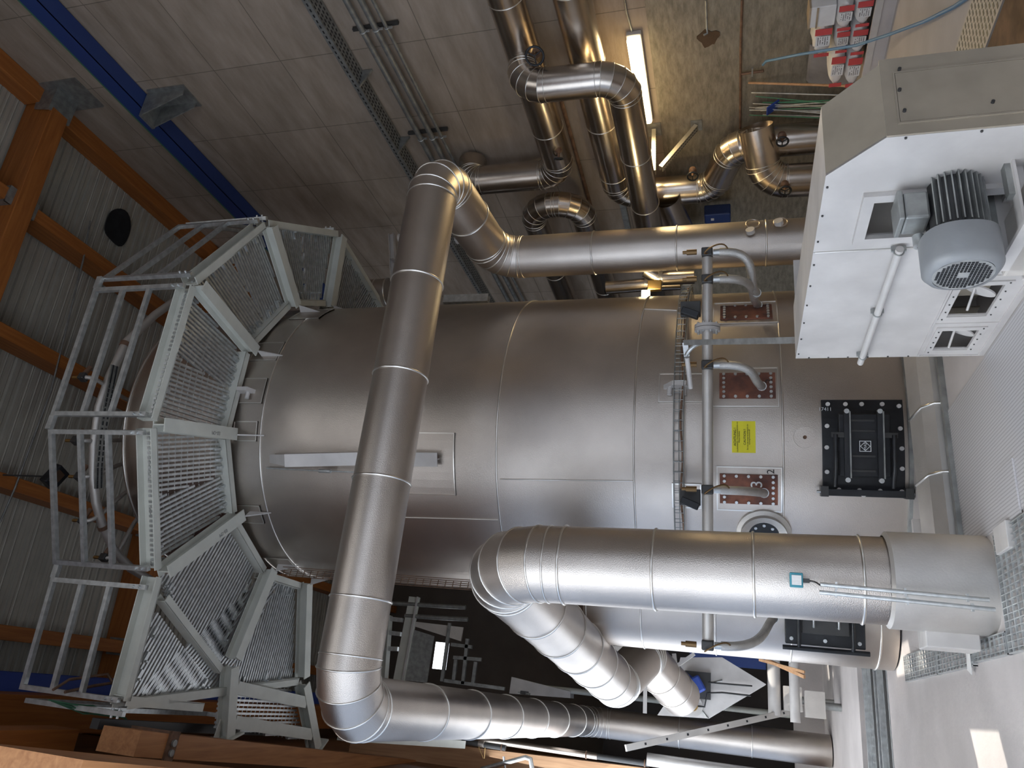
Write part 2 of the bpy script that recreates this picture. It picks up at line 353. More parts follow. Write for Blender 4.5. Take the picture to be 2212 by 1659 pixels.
def window(name, y0, y1, z0, z1, nx):
    f = B()
    for k in range(nx + 1): y = y0 + (y1 - y0)*k/nx; f.box((XL - .17, y - .04, z0), (XL - .06, y + .04, z1))
    for z in (z0, (z0 + z1)/2, z1): f.box((XL - .165, y0, z - .04), (XL - .065, y1, z + .04))
    w = struct(name, f, GALVD)
    # frosted panes hold the sun back; added clear gaps let it draw set patches
    cs = [c for c in SUN_GAPS if y0 < c[0] < y1]; ys = [y0] + [v for c in cs for v in c[:2]] + [y1]; g = B()
    for i in range(0, len(ys), 2): g.box((XL - .118, ys[i], z0), (XL - .112, ys[i + 1], z1))
    for c in cs: g.box((XL - .118, c[0], z0), (XL - .112, c[1], c[2])); g.box((XL - .118, c[0], c[3]), (XL - .112, c[1], z1))
    struct('pane', g, GLASS, w)
    for c in cs: g = B(); g.box((XL - .118, c[0], c[2]), (XL - .112, c[1], c[3])); struct('casement_pane', g, CLEAR, w)
SUND = V((.55, .25, -.80)); SUN_GAPS = []  # unseen gaps, traced back along the sun from the wanted light patches
for px_, dy, dz in (((2135, 1620), .34, .20), ((1950, 1425), .42, .25), ((1995, 1425), .12, .14)):
    p_ = at(*px_, Z=0); s_ = p_ - SUND*((p_.x - XL + .1)/SUND.x); SUN_GAPS.append((s_.y - dy, s_.y + dy, s_.z - dz, s_.z + dz))
p_ = V((-.5, 14.9, 2.6)); s_ = p_ - SUND*((p_.x - XL + .1)/SUND.x); SUN_GAPS.append((s_.y - .5, s_.y + .5, s_.z - .55, s_.z + .55))
SUN_GAPS.sort(); print('CASEMENTS', [tuple(round(v, 2) for v in c) for c in SUN_GAPS])
window('window_1', -3.0, 8.6, .5, 5.2, 6); window('window_2', 8.9, 16.9, .5, 5.2, 4)

# roof: profiled sheet, ribs running across the hall
b = B(); prof = []; y = YF
while y < YB: prof += [(y, 0), (y + .06, .004), (y + .08, .024), (y + .135, .028)]; y += .155
for (ya, ha), (yb, hb) in zip(prof[:-1], prof[1:]):
    b.add([(XL - .2, ya, ceil_z(XL - .2) + ha), (XR + .3, ya, ceil_z(XR + .3) + ha), (XR + .3, yb, ceil_z(XR + .3) + hb), (XL - .2, yb, ceil_z(XL - .2) + hb)], [(0, 1, 2, 3)])
o = struct('ceiling', b, ROOFM)
sl = o.modifiers.new('thickness', 'SOLIDIFY'); sl.thickness = .03; sl.offset = 1

# roof timbers
def roof_beam(name, p, q, w, h, m, label, cat, group=None):
    p, q = V(p), V(q); b = B(); b.beam(p, q, w, h); o = b.build(name, m, bevel=.01); tag(o, label, cat, group); return o
RAFT = [(2.4, 'brown glulam rafter nearest the camera, mostly above the frame'), (6.8, 'brown glulam rafter meeting the concrete wall at a grey steel shoe'), (11.25, 'dark brown glulam rafter over the far half of the platform'), (15.7, 'glulam rafter hidden deep behind the boiler top')]
for yy, lab in RAFT[:3]:
    roof_beam('roof_rafter', (XR - .02, yy, ceil_z(XR) - .32), (XL + .02, yy, ceil_z(XL) - .32), .30, .58, WOODX, lab, 'roof beam', 'roof rafters')
PX = [5.92, 4.02, 2.03, .06]
PN = ['second from the concrete wall', 'third from the concrete wall', 'fourth from the concrete wall', 'nearest the left crane rail']
BAY = [(2.55, 6.65, 'in the bay nearest the camera'), (6.95, 11.1, 'in the bay over the platform'), (11.4, 21.9, 'in the dark bay behind the boiler')]
shoe_spots = []
for px, pn in zip(PX, PN):
    for y0, y1, bn in BAY:
        roof_beam('roof_purlin', (px, y0 + .012, ceil_z(px) - .28), (px, y1 - .012, ceil_z(px) - .28), .20, .44, WOODY, 'brown timber purlin %s, %s' % (pn, bn), 'roof beam', 'roof purlins')
        if y0 < 11: shoe_spots += [(px, y1 - .0, -1, pn, bn), (px, y0 + .0, 1, pn, bn)]
for y0, y1, bn in BAY:
    roof_beam('wall_plate_beam', (7.86, y0 + .012, 12.16), (7.86, y1 - .012, 12.16), .27, .32, WOODY, 'orange brown eaves beam on top of the concrete wall, %s' % bn, 'roof beam', 'eaves beams')
for px, yy, s, pn, bn in shoe_spots:      # grey steel joist hangers
    if yy < 3: continue
    z = ceil_z(px); b = B()
    b.box((px - .135, min(yy, yy + s*.10), z - .52), (px - .102, max(yy, yy + s*.10), z - .2)); b.box((px + .102, min(yy, yy + s*.10), z - .52), (px + .135, max(yy, yy + s*.10), z - .2)); b.box((px - .135, min(yy, yy + s*.10), z - .535), (px + .135, max(yy, yy + s*.10), z - .502))
    tag(b.build('joist_hanger', GALVD), 'steel hanger at the %s end of the purlin %s' % ('near bay far' if yy < 7 and s < 0 else 'platform bay near' if yy < 8 else 'platform bay far', pn), 'hanger', 'joist hangers')
t = thing('rafter_shoe', 'grey bent steel shoe where the middle rafter meets the concrete wall', 'bracket', (7.75, 6.8, 11.6))
b = B(); b.box((7.55, 6.6, 11.72), (7.99, 7.0, 11.75)); b.box((7.97, 6.5, 11.3), (8.0, 7.1, 12.0)); b.build('base_plate', GALVD, t)
for s in (-1, 1):
    b = B(); b.prism([(7.55, 6.8 + s*.165, 11.74), (7.97, 6.8 + s*.165, 11.74), (7.97, 6.8 + s*.165, 12.1), (7.6, 6.8 + s*.165, 12.05)], (0, s*.02, 0)); b.build('cheek_plate', GALVD, t)
# dark round vent hole and thin conduit under the roof sheet
hp = at(258, 490, Z=12.2); b = B(); R = [V((hp.x + .34*math.cos(a)*(1 + .1*math.sin(3*a + 1)), hp.y + .30*math.sin(a)*(1 + .12*math.cos(2*a)), ceil_z(hp.x) - .075)) for a in [2*PI*k/26 for k in range(26)]]
b.prism(R, (0, 0, .02)); tag(b.build('roof_vent_patch', BLACK), 'black round patch on the underside of the ribbed roof sheet', 'vent')
b = B(); b.tube([at(195, 478, Z=11.95), at(180, 560, Z=11.72), at(110, 845, Z=11.6), at(32, 1055, Z=11.5), at(0, 1128, Z=11.5)], .014, 8); tag(b.build('roof_conduit', GALVD), 'thin grey conduit crossing under the purlins of the roof', 'conduit')

# crane runways
t = thing('crane_runway_rail', 'dark blue crane rail beam on the concrete wall with green conductor strip', 'crane rail', (7.8, 8, 10.3))
b = B(); b.box((7.70, 2, 10.36), (7.98, 21.8, 10.39)); b.box((7.70, 2, 10.57), (7.98, 21.8, 10.60)); b.box((7.78, 2, 10.39), (7.81, 21.8, 10.57)); b.box((7.695, 2, 10.36), (7.72, 21.8, 10.60)); b.build('rail_beam', BLUE, t)
b = B(); b.box((7.86, 2, 10.74), (7.97, 21.8, 10.82)); b.build('conductor_strip', GREEN, t); b = B(); b.box((7.9, 2, 10.60), (7.985, 21.8, 10.74)); b.build('rail_support_strip', RUBBER, t)
q = at(340, 215, X=8)
t = thing('crane_rail_bracket', 'grey triangular steel bracket under the blue crane rail on the concrete wall', 'bracket', (8, q.y, 9.6))
b = B(); b.box((7.975, q.y - .22, 9.62), (7.998, q.y + .22, 10.30)); b.build('wall_plate', GALVD, t)
b = B(); b.box((7.55, q.y - .15, 10.30), (7.998, q.y + .15, 10.35)); b.build('top_plate', GALVD, t)
for s in (-1, 1):
    b = B(); b.prism([(7.57, q.y + s*.13, 10.31), (7.98, q.y + s*.13, 10.31), (7.98, q.y + s*.13, 9.66), (7.88, q.y + s*.13, 9.66)], (0, s*.018, 0)); b.build('web_plate', GALVD, t)
t = thing('crane_runway_rail', 'dark blue crane rail on the left timber side, behind the platform railing', 'crane rail', (-.5, 8, 10.4))
b = B(); b.box((-.62, 2, 10.44), (-.40, 21.8, 10.47)); b.box((-.62, 2, 10.7), (-.40, 21.8, 10.73)); b.box((-.53, 2, 10.47), (-.49, 21.8, 10.70)); b.build('rail_beam', BLUE2, t)
roof_beam('crane_beam', (-.84, 2, 10.2), (-.84, 21.8, 10.2), .44, .46, WOODY, 'dark brown glulam crane beam under the blue rail on the left side', 'beam')

# left glulam members: sloping-in-plan wall girder and the upright further back
g0, g1 = at(331, 1578, Z=7.75), at(980, 1649, Z=7.75)
dv = (g1 - g0).normalized(); GA = g0 - dv*.75; GB = g1; GH = .46; GW = min(.42, abs(at(331, 1641, Z=7.29).x - at(331, 1578, Z=7.75).x) + .02)
t = thing('wall_girder', 'light brown glulam girder along the left wall carrying the steel feet of the platform', 'beam', (GA + GB)/2)
n = V((-dv.y, dv.x, 0)); n = n if n.x < 0 else -n
b = B(); b.beam(GA + n*GW/2 - V((0, 0, GH/2)), GB + n*GW/2 - V((0, 0, GH/2)), GW, GH); b.build('girder', WOODL, t)
qs = at(300, 1600, Z=7.4); ps = g0 - dv*.25
b = B(); b.cbox(ps - n*.012 - V((0, 0, GH/2)), (.14, GH + .06, .03), dv, (0, 0, 1)); b.cbox(ps + n*(GW/2 + .02) - V((0, 0, GH + .014)), (.14, GW + .10, .028), dv, n); b.build('clamp_strap', RUSTY, t)
for k in (.35*GW, .75*GW):
    b = B(); b.disc(ps + n*k - V((0, 0, GH + .035)), (0, 0, 1), .035, .03, 12); b.build('bolt', GALVD, t)
b = B(); pa = at(205, 1563, Z=7.95); b.beam(pa, V((pa.x - .12, pa.y + 3.6, 7.95)), .10, .1); tag(b.build('tie_bar', DARK), 'dark steel bar lying along the top of the left glulam girder', 'bar')
l0, l1 = at(-60, 1601, Z=6.9), at(520, 1660, Z=6.9); b = B(); b.beam(l0 + n*.1 - V((0, 0, .5)), l1 + n*.1 - V((0, 0, .5)), .2, 1.0); tag(b.build('timber_fascia', WOODL), 'broad light brown timber board at the lower left corner of the photo', 'board')
c0 = at(760, 1584, Y=14.4); c1 = at(1300, 1650, Y=14.4)
b = B(); b.prism([c0, at(1400, 1660, Y=14.4), V((XL + .005, 14.4, at(1400, 1660, Y=14.4).z)), V((XL + .005, 14.4, c0.z))], (0, .24, 0)); tag(b.build('wall_post', WOODZ), 'light glulam upright on the left wall behind the silver duct', 'post')
b = B(); qb = at(70, 1572, Z=8.6); b.box((qb.x - .35, qb.y - 2.0, 8.42), (qb.x + .0, qb.y + .45, 8.80)); tag(b.build('timber_purlin_end', WOODY), 'short orange timber end at the left edge of the roof zone', 'beam')
# ================================================================== THE BOILER
TC, TR, TH = V((3.198, 9.475, 0)), 1.962, 9.34
def cylpt(a, z, r=TR): return V((TC.x + r*math.sin(a), TC.y - r*math.cos(a), z))     # a = 0 faces the camera side (-Y), + towards the concrete wall
def oncyl(x, y, r=TR, c=TC):
    d = ray(x, y); ox, oy = CAM.x - c.x, CAM.y - c.y; A = d.x*d.x + d.y*d.y; Bq = ox*d.x + oy*d.y; Cq = ox*ox + oy*oy - r*r
    t = (-Bq - math.sqrt(max(0, Bq*Bq - A*Cq)))/A; p = CAM + d*t; return math.atan2(p.x - c.x, -(p.y - c.y)), p.z
def curved(b, a0, a1, z0, z1, r0, r1, n=10, c=TC):
    pt = lambda a, z, r: V((c.x + r*math.sin(a), c.y - r*math.cos(a), z))
    for k in range(n):
        x, y = a0 + (a1 - a0)*k/n, a0 + (a1 - a0)*(k + 1)/n
        b.hexa([pt(x, z0, r0), pt(y, z0, r0), pt(y, z0, r1), pt(x, z0, r1), pt(x, z1, r0), pt(y, z1, r0), pt(y, z1, r1), pt(x, z1, r1)])
    return b
def pix_patch(b, xy, r0, r1, n=8):      # curved sheet whose photo outline is the box (x0,y0,x1,y1)
    x0, y0, x1, y1 = xy; am, zt = oncyl(x0, (y0 + y1)/2); _, zb = oncyl(x1, (y0 + y1)/2); aa = oncyl((x0 + x1)/2, y0)[0]; ab = oncyl((x0 + x1)/2, y1)[0]
    curved(b, ab, aa, zb, zt, r0, r1, n); return ab, aa, zb, zt
boiler = thing('boiler', 'large upright aluminium-clad boiler in the middle of the hall', 'boiler', TC)
b = B(); b.lathe(TC, (0, 0, 1), [(.02, TR), (TH, TR), (TH + .12, TR - .16), (TH + .16, .02)], 128); b.build('cladding', ALU, boiler)
for x, y in ((1692, 985), (1369, 985), (1072, 985), (562, 990), (1478, 985)):
    z = oncyl(x, y)[1]; b = B(); b.torus(V((TC.x, TC.y, z)), (0, 0, 1), TR + .002, .011, 128, 6); b.build('seam_band', SEAM, boiler)
b = B(); b.torus(V((TC.x, TC.y, TH)), (0, 0, 1), TR, .02, 128, 6); b.build('top_rim', SEAM, boiler)
b = B(); b.lathe(TC, (0, 0, 1), [(0, TR + .05), (.035, TR + .05), (.035, TR - .02)], 96, False); b.build('base_ring', GALVD, boiler)
for x0, y0, x1, y1 in ((1080, 1035, 1368, 1039), (850, 1117, 1076, 1122), (1392, 668, 1462, 671)):      # lengthwise laps of the sheets
    aa, za = oncyl(x0, y0); ab, zb = oncyl(x1, y1); b = B(); b.tube([cylpt(aa + (ab - aa)*k/6, za + (zb - za)*k/6, TR + .004) for k in range(7)], .007, 6); b.build('lap_seam', SEAM, boiler)
def panel(xy, rim=.02):
    b = B(); ab, aa, zb, zt = pix_patch(b, xy, TR - .01, TR + .014); p = b.build('cladding_panel', ALU, boiler)
    e = B(); w = .012/TR
    curved(e, ab, aa, zt - .012, zt, TR, TR + rim); curved(e, ab, aa, zb, zb + .012, TR, TR + rim); curved(e, ab, ab + w, zb, zt, TR, TR + rim, 1); curved(e, aa - w, aa, zb, zt, TR, TR + rim, 1)
    e.build('panel_rim', SEAM, p); return p
for xy in ((830, 934, 982, 1067), (1423, 807, 1520, 870), (1452, 1044, 1515, 1096), (505, 910, 556, 953), (500, 1090, 566, 1128), (508, 818, 572, 872), (548, 742, 606, 780), (590, 1205, 640, 1240), (640, 672, 700, 690), (1538, 795, 1682, 880), (1548, 1008, 1690, 1103), (1540, 655, 1680, 700)):
    panel(xy)
# rusty burner covers with bolts and braided hoses
def cover(xy, num=None):
    b = B(); ab, aa, zb, zt = pix_patch(b, xy, TR, TR + .03, 6); p = b.build('burner_cover', RUST, boiler)
    for i in range(6):
        for j in range(5):
            if i in (0, 5) or j in (0, 4):
                a = ab + (aa - ab)*(.06 + .88*i/5); z = zb + (zt - zb)*(.08 + .84*j/4); b = B(); b.disc(cylpt(a, z, TR + .036), cylpt(a, z, 1) - V((TC.x, TC.y, z)), .016, .02, 8); b.build('bolt', GALV, p)
    return ab, aa, zb, zt
COV = [cover((1554, 808, 1675, 862)), cover((1555, 1024, 1680, 1087)), cover((1556, 664, 1668, 692))]
def chalk_mark(s, x, y, size, m):
    a, z = oncyl(x, y); p = cylpt(a, z, TR + .034); text_mesh(s, size, 'chalk_number', m, boiler, p, (math.cos(a), math.sin(a), 0), (0, 0, 1))
chalk_mark('3', 1646, 1045, .16, CHALK); chalk_mark('2', 1672, 1018, .1, INK); chalk_mark('2', 1668, 826, .1, INK)
# black furnace door
dxy = (1776, 866, 1953, 1071)
b = B(); ab, aa, zb, zt = pix_patch(b, dxy, TR, TR + .035, 10); door = b.build('furnace_door', BLACK, boiler)
def dpt(u, v, h=0): return cylpt(ab + (aa - ab)*u, zb + (zt - zb)*v, TR + .035 + h)     # u: left to right, v: bottom to top
am = (ab + aa)/2; dn = V((math.sin(am), -math.cos(am), 0)); du = V((math.cos(am), math.sin(am), 0)); dc = dpt(.5, .5)
for u, v in ((.02, .5), (.07, .04), (.07, .3), (.07, .55), (.07, .8), (.07, .96), (.93, .05), (.95, .25), (.95, .5), (.95, .7), (.95, .92), (.3, .04), (.72, .94), (.5, .95), (.25, .95), (.7, .05), (.5, .04)):
    b = B(); b.disc(dpt(u, v, .012), dn, .021, .024, 10); b.build('bolt', PAPER, door)
def dbar(u0, v0, u1, v1, w, h, lift): return B().beam(dpt(u0, v0, lift), dpt(u1, v1, lift), w, h, dn)
W_ = (aa - ab)*TR; H_ = zt - zb
leaf = B(); leaf.cbox(dc + dn*.05 + du*W_*.03, (W_*.64, H_*.62, .10), du, (0, 0, 1)); leaf.build('door_leaf', BLACK, door, bevel=.01)
for v in (.32, .72):
    b = B(); b.cbox(dpt(.5, v, .13) + du*W_*.03, (W_*.68, .05, .05), du, (0, 0, 1)); b.build('cross_bar', BLACK, door, bevel=.004)
    b = B(); b.cbox(dpt(.5, v - .035, .14) + du*W_*.03, (W_*.68, .012, .07), du, (0, 0, 1)); b.build('cross_bar_flange', GALVD, door)
for u in (.20, .84):
    b = B(); 
    for v in (.32, .72): b.disc(dpt(u, v, .165), dn, .024, .04, 10)
    b.build('clamp_bolt', GALV, door)
for u in (.28, .42, .66, .76):
    b = dbar(u, .38, u, .66, .018, .03, .11); b.build('stiffening_rib', DARK, door)
plate = B(); plate.cbox(dpt(.515, .5, .115), (.115, .115, .015), du, (0, 0, 1)); mk = plate.build('maker_plate', BLACK, door)
b = B(); mc = dpt(.515, .5, .126); zz = V((0, 0, 1))
b.frame_rect(*[mc + du*i*.052 + zz*j*.052 for i, j in ((-1, -1), (1, -1), (1, 1), (-1, 1))], .006, dn*.003)
b.frame_rect(*[mc + du*i*.046 + zz*j*.046 for i, j in ((0, -1), (1, 0), (0, 1), (-1, 0))], .005, dn*.003); b.build('maker_mark', CHALK, door)
text_mesh('MAS', .036, 'maker_letters', CHALK, door, mc + zz*-.012 + dn*.002, du, zz)
for v, s in ((.16, -1), (.86, 1)):       # hinge arms and hinge post on the left edge
    b = B(); b.tube([dpt(.12, v, .10), dpt(.2, v - s*.0, .10), dpt(.30, v, .16), dpt(.62, v, .16)], .022, 6); b.build('hinge_arm', BLACK, door)
    b = B(); b.cbox(dpt(.62, v - s*.06, .12), (.05, .16, .05), du, zz); b.build('hinge_link', DARK, door)
b = dbar(.06, -.03, .06, 1.0, .055, .055, .07); b.build('hinge_post', BLACK, door)
for v in (-.03, .99):
    b = B(); b.cbox(dpt(.06, v, .05), (.10, .07, .12), du, zz); b.build('hinge_block', DARK, door)
    b = B(); b.cyl(dpt(.06, v, .07) - zz*.07, dpt(.06, v, .07) + zz*.07, .014, n=8); b.build('hinge_pin', GALV, door)
text_mesh('17411', .05, 'chalk_number', CHALK, door, dpt(.88, .955, .006), (0, 0, -1), du)
# round inspection flange, sight port, warning sign
a, z = oncyl(1738, 945); rn = V((math.sin(a), -math.cos(a), 0)); c = cylpt(a, z, TR)
b = B(); b.disc(c + rn*.012, rn, .105, .03, 32); f = b.build('inspection_flange', ALU, boiler); b = B(); b.disc(c + rn*.035, rn, .018, .03, 12); b.build('plug', RUSTY, f)
a, z = oncyl(1650, 1150); rn = V((math.sin(a), -math.cos(a), 0)); c = cylpt(a, z, TR)
b = B(); b.lathe(c, rn, [(-.05, .27), (.03, .27), (.05, .23), (.10, .23), (.06, .15), (.02, .15)], 40); f = b.build('round_port', ALUD, boiler)
b = B(); b.disc(c + rn*.035, rn, .145, .03, 28); f2 = b.build('port_lid', BLACK, boiler)
for k in range(8):
    o_, u_, w_ = frame(rn); b = B(); b.disc(c + rn*.055 + (u_*math.cos(k*PI/4) + w_*math.sin(k*PI/4))*.115, rn, .016, .02, 8); b.build('bolt', GALV, f2)
sa, sz = oncyl(1606, 944); sg = B(); ab2, aa2, zb2, zt2 = pix_patch(sg, (1581, 910, 1632, 978), TR, TR + .008, 6); sign = sg.build('warning_sign', YEL, boiler); note(sign, 'yellow warning sign with black lettering')
for s, x, sc in (('ACHTUNG !', 1590, .034), ('Handlochdeckel / Mannlochdeckel nicht mit', 1594, .0175), ('Wasser löschen', 1598, .0185), ('CAUTION !', 1611, .032), ('Do not use water to extinguish the', 1616, .0185), ('burning firewood off', 1620, .0185)):
    a, z = oncyl(x, 944); text_mesh(s, sc, 'sign_lettering', INK, sign, cylpt(sa, z, TR + .012), (math.cos(sa), math.sin(sa), 0), (0, 0, 1))
# support brackets (white lifting lugs) and the angled arm under the crossing duct
for x, y in ((530, 848), (1462, 838)):
    a, z = oncyl(x, y); rn = V((math.sin(a), -math.cos(a), 0)); tn = V((math.cos(a), math.sin(a), 0)); c = cylpt(a, z, TR); b = B()
    b.prism([c + zz*.15 - tn*.02, c + rn*.13 + zz*.04 - tn*.02, c + rn*.13 - zz*.1 - tn*.02, c - zz*.16 - tn*.02], tn*.05)
    b.cyl(c + rn*.05 + zz*.07 - tn*.10, c + rn*.05 + zz*.07 + tn*.02, .028, n=10); b.cyl(c + rn*.05 - zz*.08 - tn*.10, c + rn*.05 - zz*.08 + tn*.02, .028, n=10); b.build('lifting_lug', WHITE, boiler, bevel=.008)
aL = oncyl(900, 990)[0]; rn = V((math.sin(aL), -math.cos(aL), 0)); tn = V((math.cos(aL), math.sin(aL), 0))
z0, z1 = oncyl(950, 995)[1], oncyl(575, 1030)[1]; p0 = cylpt(aL, z0, TR + .06); p1 = cylpt(aL - .01, oncyl(650, 1005)[1], TR + .30); p2 = cylpt(aL - .02, z1 - .1, TR + .06)
b = B(); b.hbeam(p0 - rn*.03, cylpt(aL, oncyl(800, 995)[1], TR + .12), .16, .14, .014, rn); b.beam(cylpt(aL, oncyl(800, 995)[1], TR + .10), p1, .15, .13, rn); b.build('support_arm', WHITE, boiler)
b = B(); b.prism([p1 - tn*.07, p1 + tn*.07, p2 + tn*.05 - rn*.02, p2 - tn*.05 - rn*.02], rn*.014); b.build('support_arm_tip', WHITE, boiler)
b = B(); ta = aL - .08; b.tube([cylpt(ta, oncyl(580, 1030)[1], TR + .03), cylpt(ta, oncyl(700, 1030)[1], TR + .1), cylpt(ta, oncyl(780, 1030)[1], TR + .12)], .009, 6); tk = b.build('tension_rod', GALV, boiler)
b = B(); b.cyl(cylpt(ta, oncyl(700, 1030)[1], TR + .1), cylpt(ta, oncyl(726, 1030)[1], TR + .11), .022, n=8); b.build('turnbuckle', GALV, tk)
# side chamber: narrower clad cylinder growing out of the boiler's left flank
SCC, SR = V((1.30, 9.40, 0)), .62; SZ = 3.95
b = B(); b.lathe(SCC, (0, 0, 1), [(.02, SR), (SZ - .62, SR)], 64); b.build('side_chamber', ALU, boiler)
b = B(); b.lathe(SCC, (0, 0, 1), [(SZ - .62, SR + .005), (SZ - .12, SR + .005), (SZ - .02, SR - .1), (SZ, .02)], 64); note(b.build('side_chamber_head', RUSTY, boiler), 'weathered brown head of the side chamber')
for x in (1262, 1382, 1545, 1712, 1905):
    d = ray(x, 1400); z = EYE + d.z/math.hypot(d.x, d.y)*8.95; b = B(); b.torus(V((SCC.x, SCC.y, z)), (0, 0, 1), SR + .002, .01, 64, 6); b.build('seam_band', SEAM, boiler)
ac = math.radians(-14); sn = V((math.sin(ac), -math.cos(ac), 0)); st = V((math.cos(ac), math.sin(ac), 0))
def spt(a, z, h=0): return V((SCC.x + (SR + h)*math.sin(a), SCC.y - (SR + h)*math.cos(a), z))
b = B(); sc_ = spt(ac, .75, .03); b.cbox(sc_, (.66, .78, .08), st, zz); sd_ = b.build('cleaning_door', BLACK, boiler, bevel=.01)
for i, j in ((-.27, -.33), (-.27, 0), (-.27, .33), (.27, -.33), (.27, 0), (.27, .33), (0, .33), (0, -.33)):
    b = B(); b.disc(sc_ + st*i + zz*j + sn*.05, sn, .02, .02, 8); b.build('bolt', GALV, sd_)
b = B(); b.cbox(sc_ + sn*.08, (.40, .46, .09), st, zz); b.build('door_leaf', DARK, sd_, bevel=.01)
for j in (-.26, .26):
    b = B(); b.tube([sc_ + st*-.36 + zz*j + sn*.05, sc_ + st*-.30 + zz*j + sn*.16, sc_ + st*.2 + zz*j + sn*.16], .02, 6); b.build('hinge_arm', BLACK, sd_)
for j in (-.12, .12):
    b = B(); b.tube([sc_ + st*-.12 + zz*j + sn*.13, sc_ + st*-.12 + zz*j + sn*.20, sc_ + st*.12 + zz*j + sn*.20, sc_ + st*.12 + zz*j + sn*.13], .012, 6); b.build('handle', GALV, sd_)
b = B(); b.cyl(sc_ + st*-.36 - zz*.42 + sn*.08, sc_ + st*-.36 + zz*.42 + sn*.08, .025, n=10); b.build('hinge_post', BLACK, sd_)

# burner air header: straight pipe across the front with flange, valves and braided hoses
DH = 7.55
hp0, hp1 = at(1526, 545, D=DH + .45), at(1531, 1398, D=DH + .1); hz = (hp0.z + hp1.z)/2
hp0.z = hp1.z = hz
header = thing('air_header', 'straight grey pipe carried across the front of the boiler with valves and hoses', 'pipe', (hp0 + hp1)/2)
b = B(); b.cyl(hp0, hp1, .052, n=20); b.build('pipe', ALUD, header)
hd = (hp1 - hp0).normalized()
def hpt(y): 
    lo, hi = 0.0, 1.0
    for _ in range(40):
        m = (lo + hi)/2; p = hp0.lerp(hp1, m); w = p - CAM; yy = 829.5 - F*w.dot(RT)/w.dot(FW)
        if yy < y: lo = m
        else: hi = m
    return hp0.lerp(hp1, (lo + hi)/2)
fl = hpt(709)
b = B(); b.disc(fl - hd*.018, hd, .125, .03, 28); b.disc(fl + hd*.018, hd, .125, .03, 28); fo = b.build('flange', WHITE, header)
for k in range(8):
    _, u_, w_ = frame(hd); b = B(); pp = fl + (u_*math.cos(k*PI/4 + .39) + w_*math.sin(k*PI/4 + .39))*.095; b.cyl(pp - hd*.055, pp + hd*.055, .011, n=8); b.build('bolt', GALV, fo)
fwd = V((-hd.y, hd.x, 0)); fwd = fwd if fwd.y < 0 else -fwd         # from the boiler towards the camera
OLDB = mat('old_brass', (.24, .15, .07), .5, .8)
def tap(y, end, sag, out=.12, m=BRAID):
    """valve on the header with a braided hose bending down to a cover"""
    p = hpt(y); vb = B(); vb.cbox(p + fwd*.03 + zz*.0, (.09, .11, .11), hd, zz); v = vb.build('valve', DARK, header, bevel=.012)
    b = B(); b.cyl(p + fwd*.07 + zz*.10, p + fwd*.07 + zz*.20, .028, n=10); b.cyl(p + fwd*.07 + zz*.2, p + fwd*.07 + zz*.24, .018, n=8); b.build('valve_stem', OLDB, v)
    b = B(); b.tube(bezier(p + hd*.03 + fwd*.1, p + hd*.10 + fwd*.2 + zz*.1, p - hd*.12 + fwd*.2 - zz*.15, p - hd*.02 + fwd*.06 - zz*.2), .008, 6); b.build('impulse_tube', OLDB, v)
    b = B(); b.cyl(p + fwd*.03 - zz*.06, p + fwd*.03 - zz*.13, .034, n=12); b.build('hose_coupling', GALV, v)
    q = V(end); b = B(); b.tube(bezier(p + fwd*.03 - zz*.12, p + fwd*.05 - zz*sag, q + fwd*out*2 + zz*.12, q), .043, 12); b.build('braided_hose', m, header)
    b = B(); b.cyl(q, q - fwd*.06, .05, n=12); b.build('hose_coupling', GALV, header)
def cpt(x, y): a, z = oncyl(x, y); return cylpt(a, z, TR + .05)
tap(548, at(1634, 632, D=8.4), .55, .2); tap(606, cpt(1637, 667), .55, .18); tap(790, cpt(1645, 838), .5, .2); tap(1058, cpt(1650, 1062), .4, .14)
tap(1300, spt(math.radians(-6), 1.35, .03), .5, .2); tap(1392, spt(math.radians(-22), 1.25, .03), .55, .25)
# wire-mesh cable tray curving round the boiler
tray = thing('cable_tray_ring', 'thin wire-mesh cable tray curving round the boiler above the air header', 'cable tray', cylpt(-.3, 2.2, TR + .1))
zt_ = oncyl(1467, 985)[1]; b = B(); A0, A1 = math.radians(-82), math.radians(72)
for dz, r in ((-.05, .05), (-.05, .13), (.05, .05), (.05, .13), (0, .05), (-.05, .09)):
    b.tube([cylpt(A0 + (A1 - A0)*k/40, zt_ + dz, TR + r) for k in range(41)], .0045, 5)
for k in range(53):
    a = A0 + (A1 - A0)*k/52; b.tube([cylpt(a, zt_ + .05, TR + .13), cylpt(a, zt_ - .05, TR + .13), cylpt(a, zt_ - .05, TR + .05), cylpt(a, zt_ + .05, TR + .05)], .004, 4, False)
b.build('wire_tray', GALVD, tray)
b = B(); b.tube([cylpt(A0 + (A1 - A0)*k/40, zt_ - .03 + .012*math.sin(k*1.1), TR + .09) for k in range(41)], .012, 6); b.build('cable', RUSTY, tray)
for y in (1075, 660):
    p = hpt(y) - fwd*.12 + zz*.17; t = thing('position_switch', 'dark switch box with lever under the %s of the cable tray' % ('left part' if y > 900 else 'right part'), 'switch box', p)
    b = B(); b.cbox(p, (.16, .2, .06), hd, zz); b.build('mounting_plate', DARK, t, bevel=.006); b = B(); b.cbox(p + fwd*.07 + hd*.06, (.07, .18, .1), hd + zz*.4, zz); b.build('lever', BLACK, t, bevel=.008)
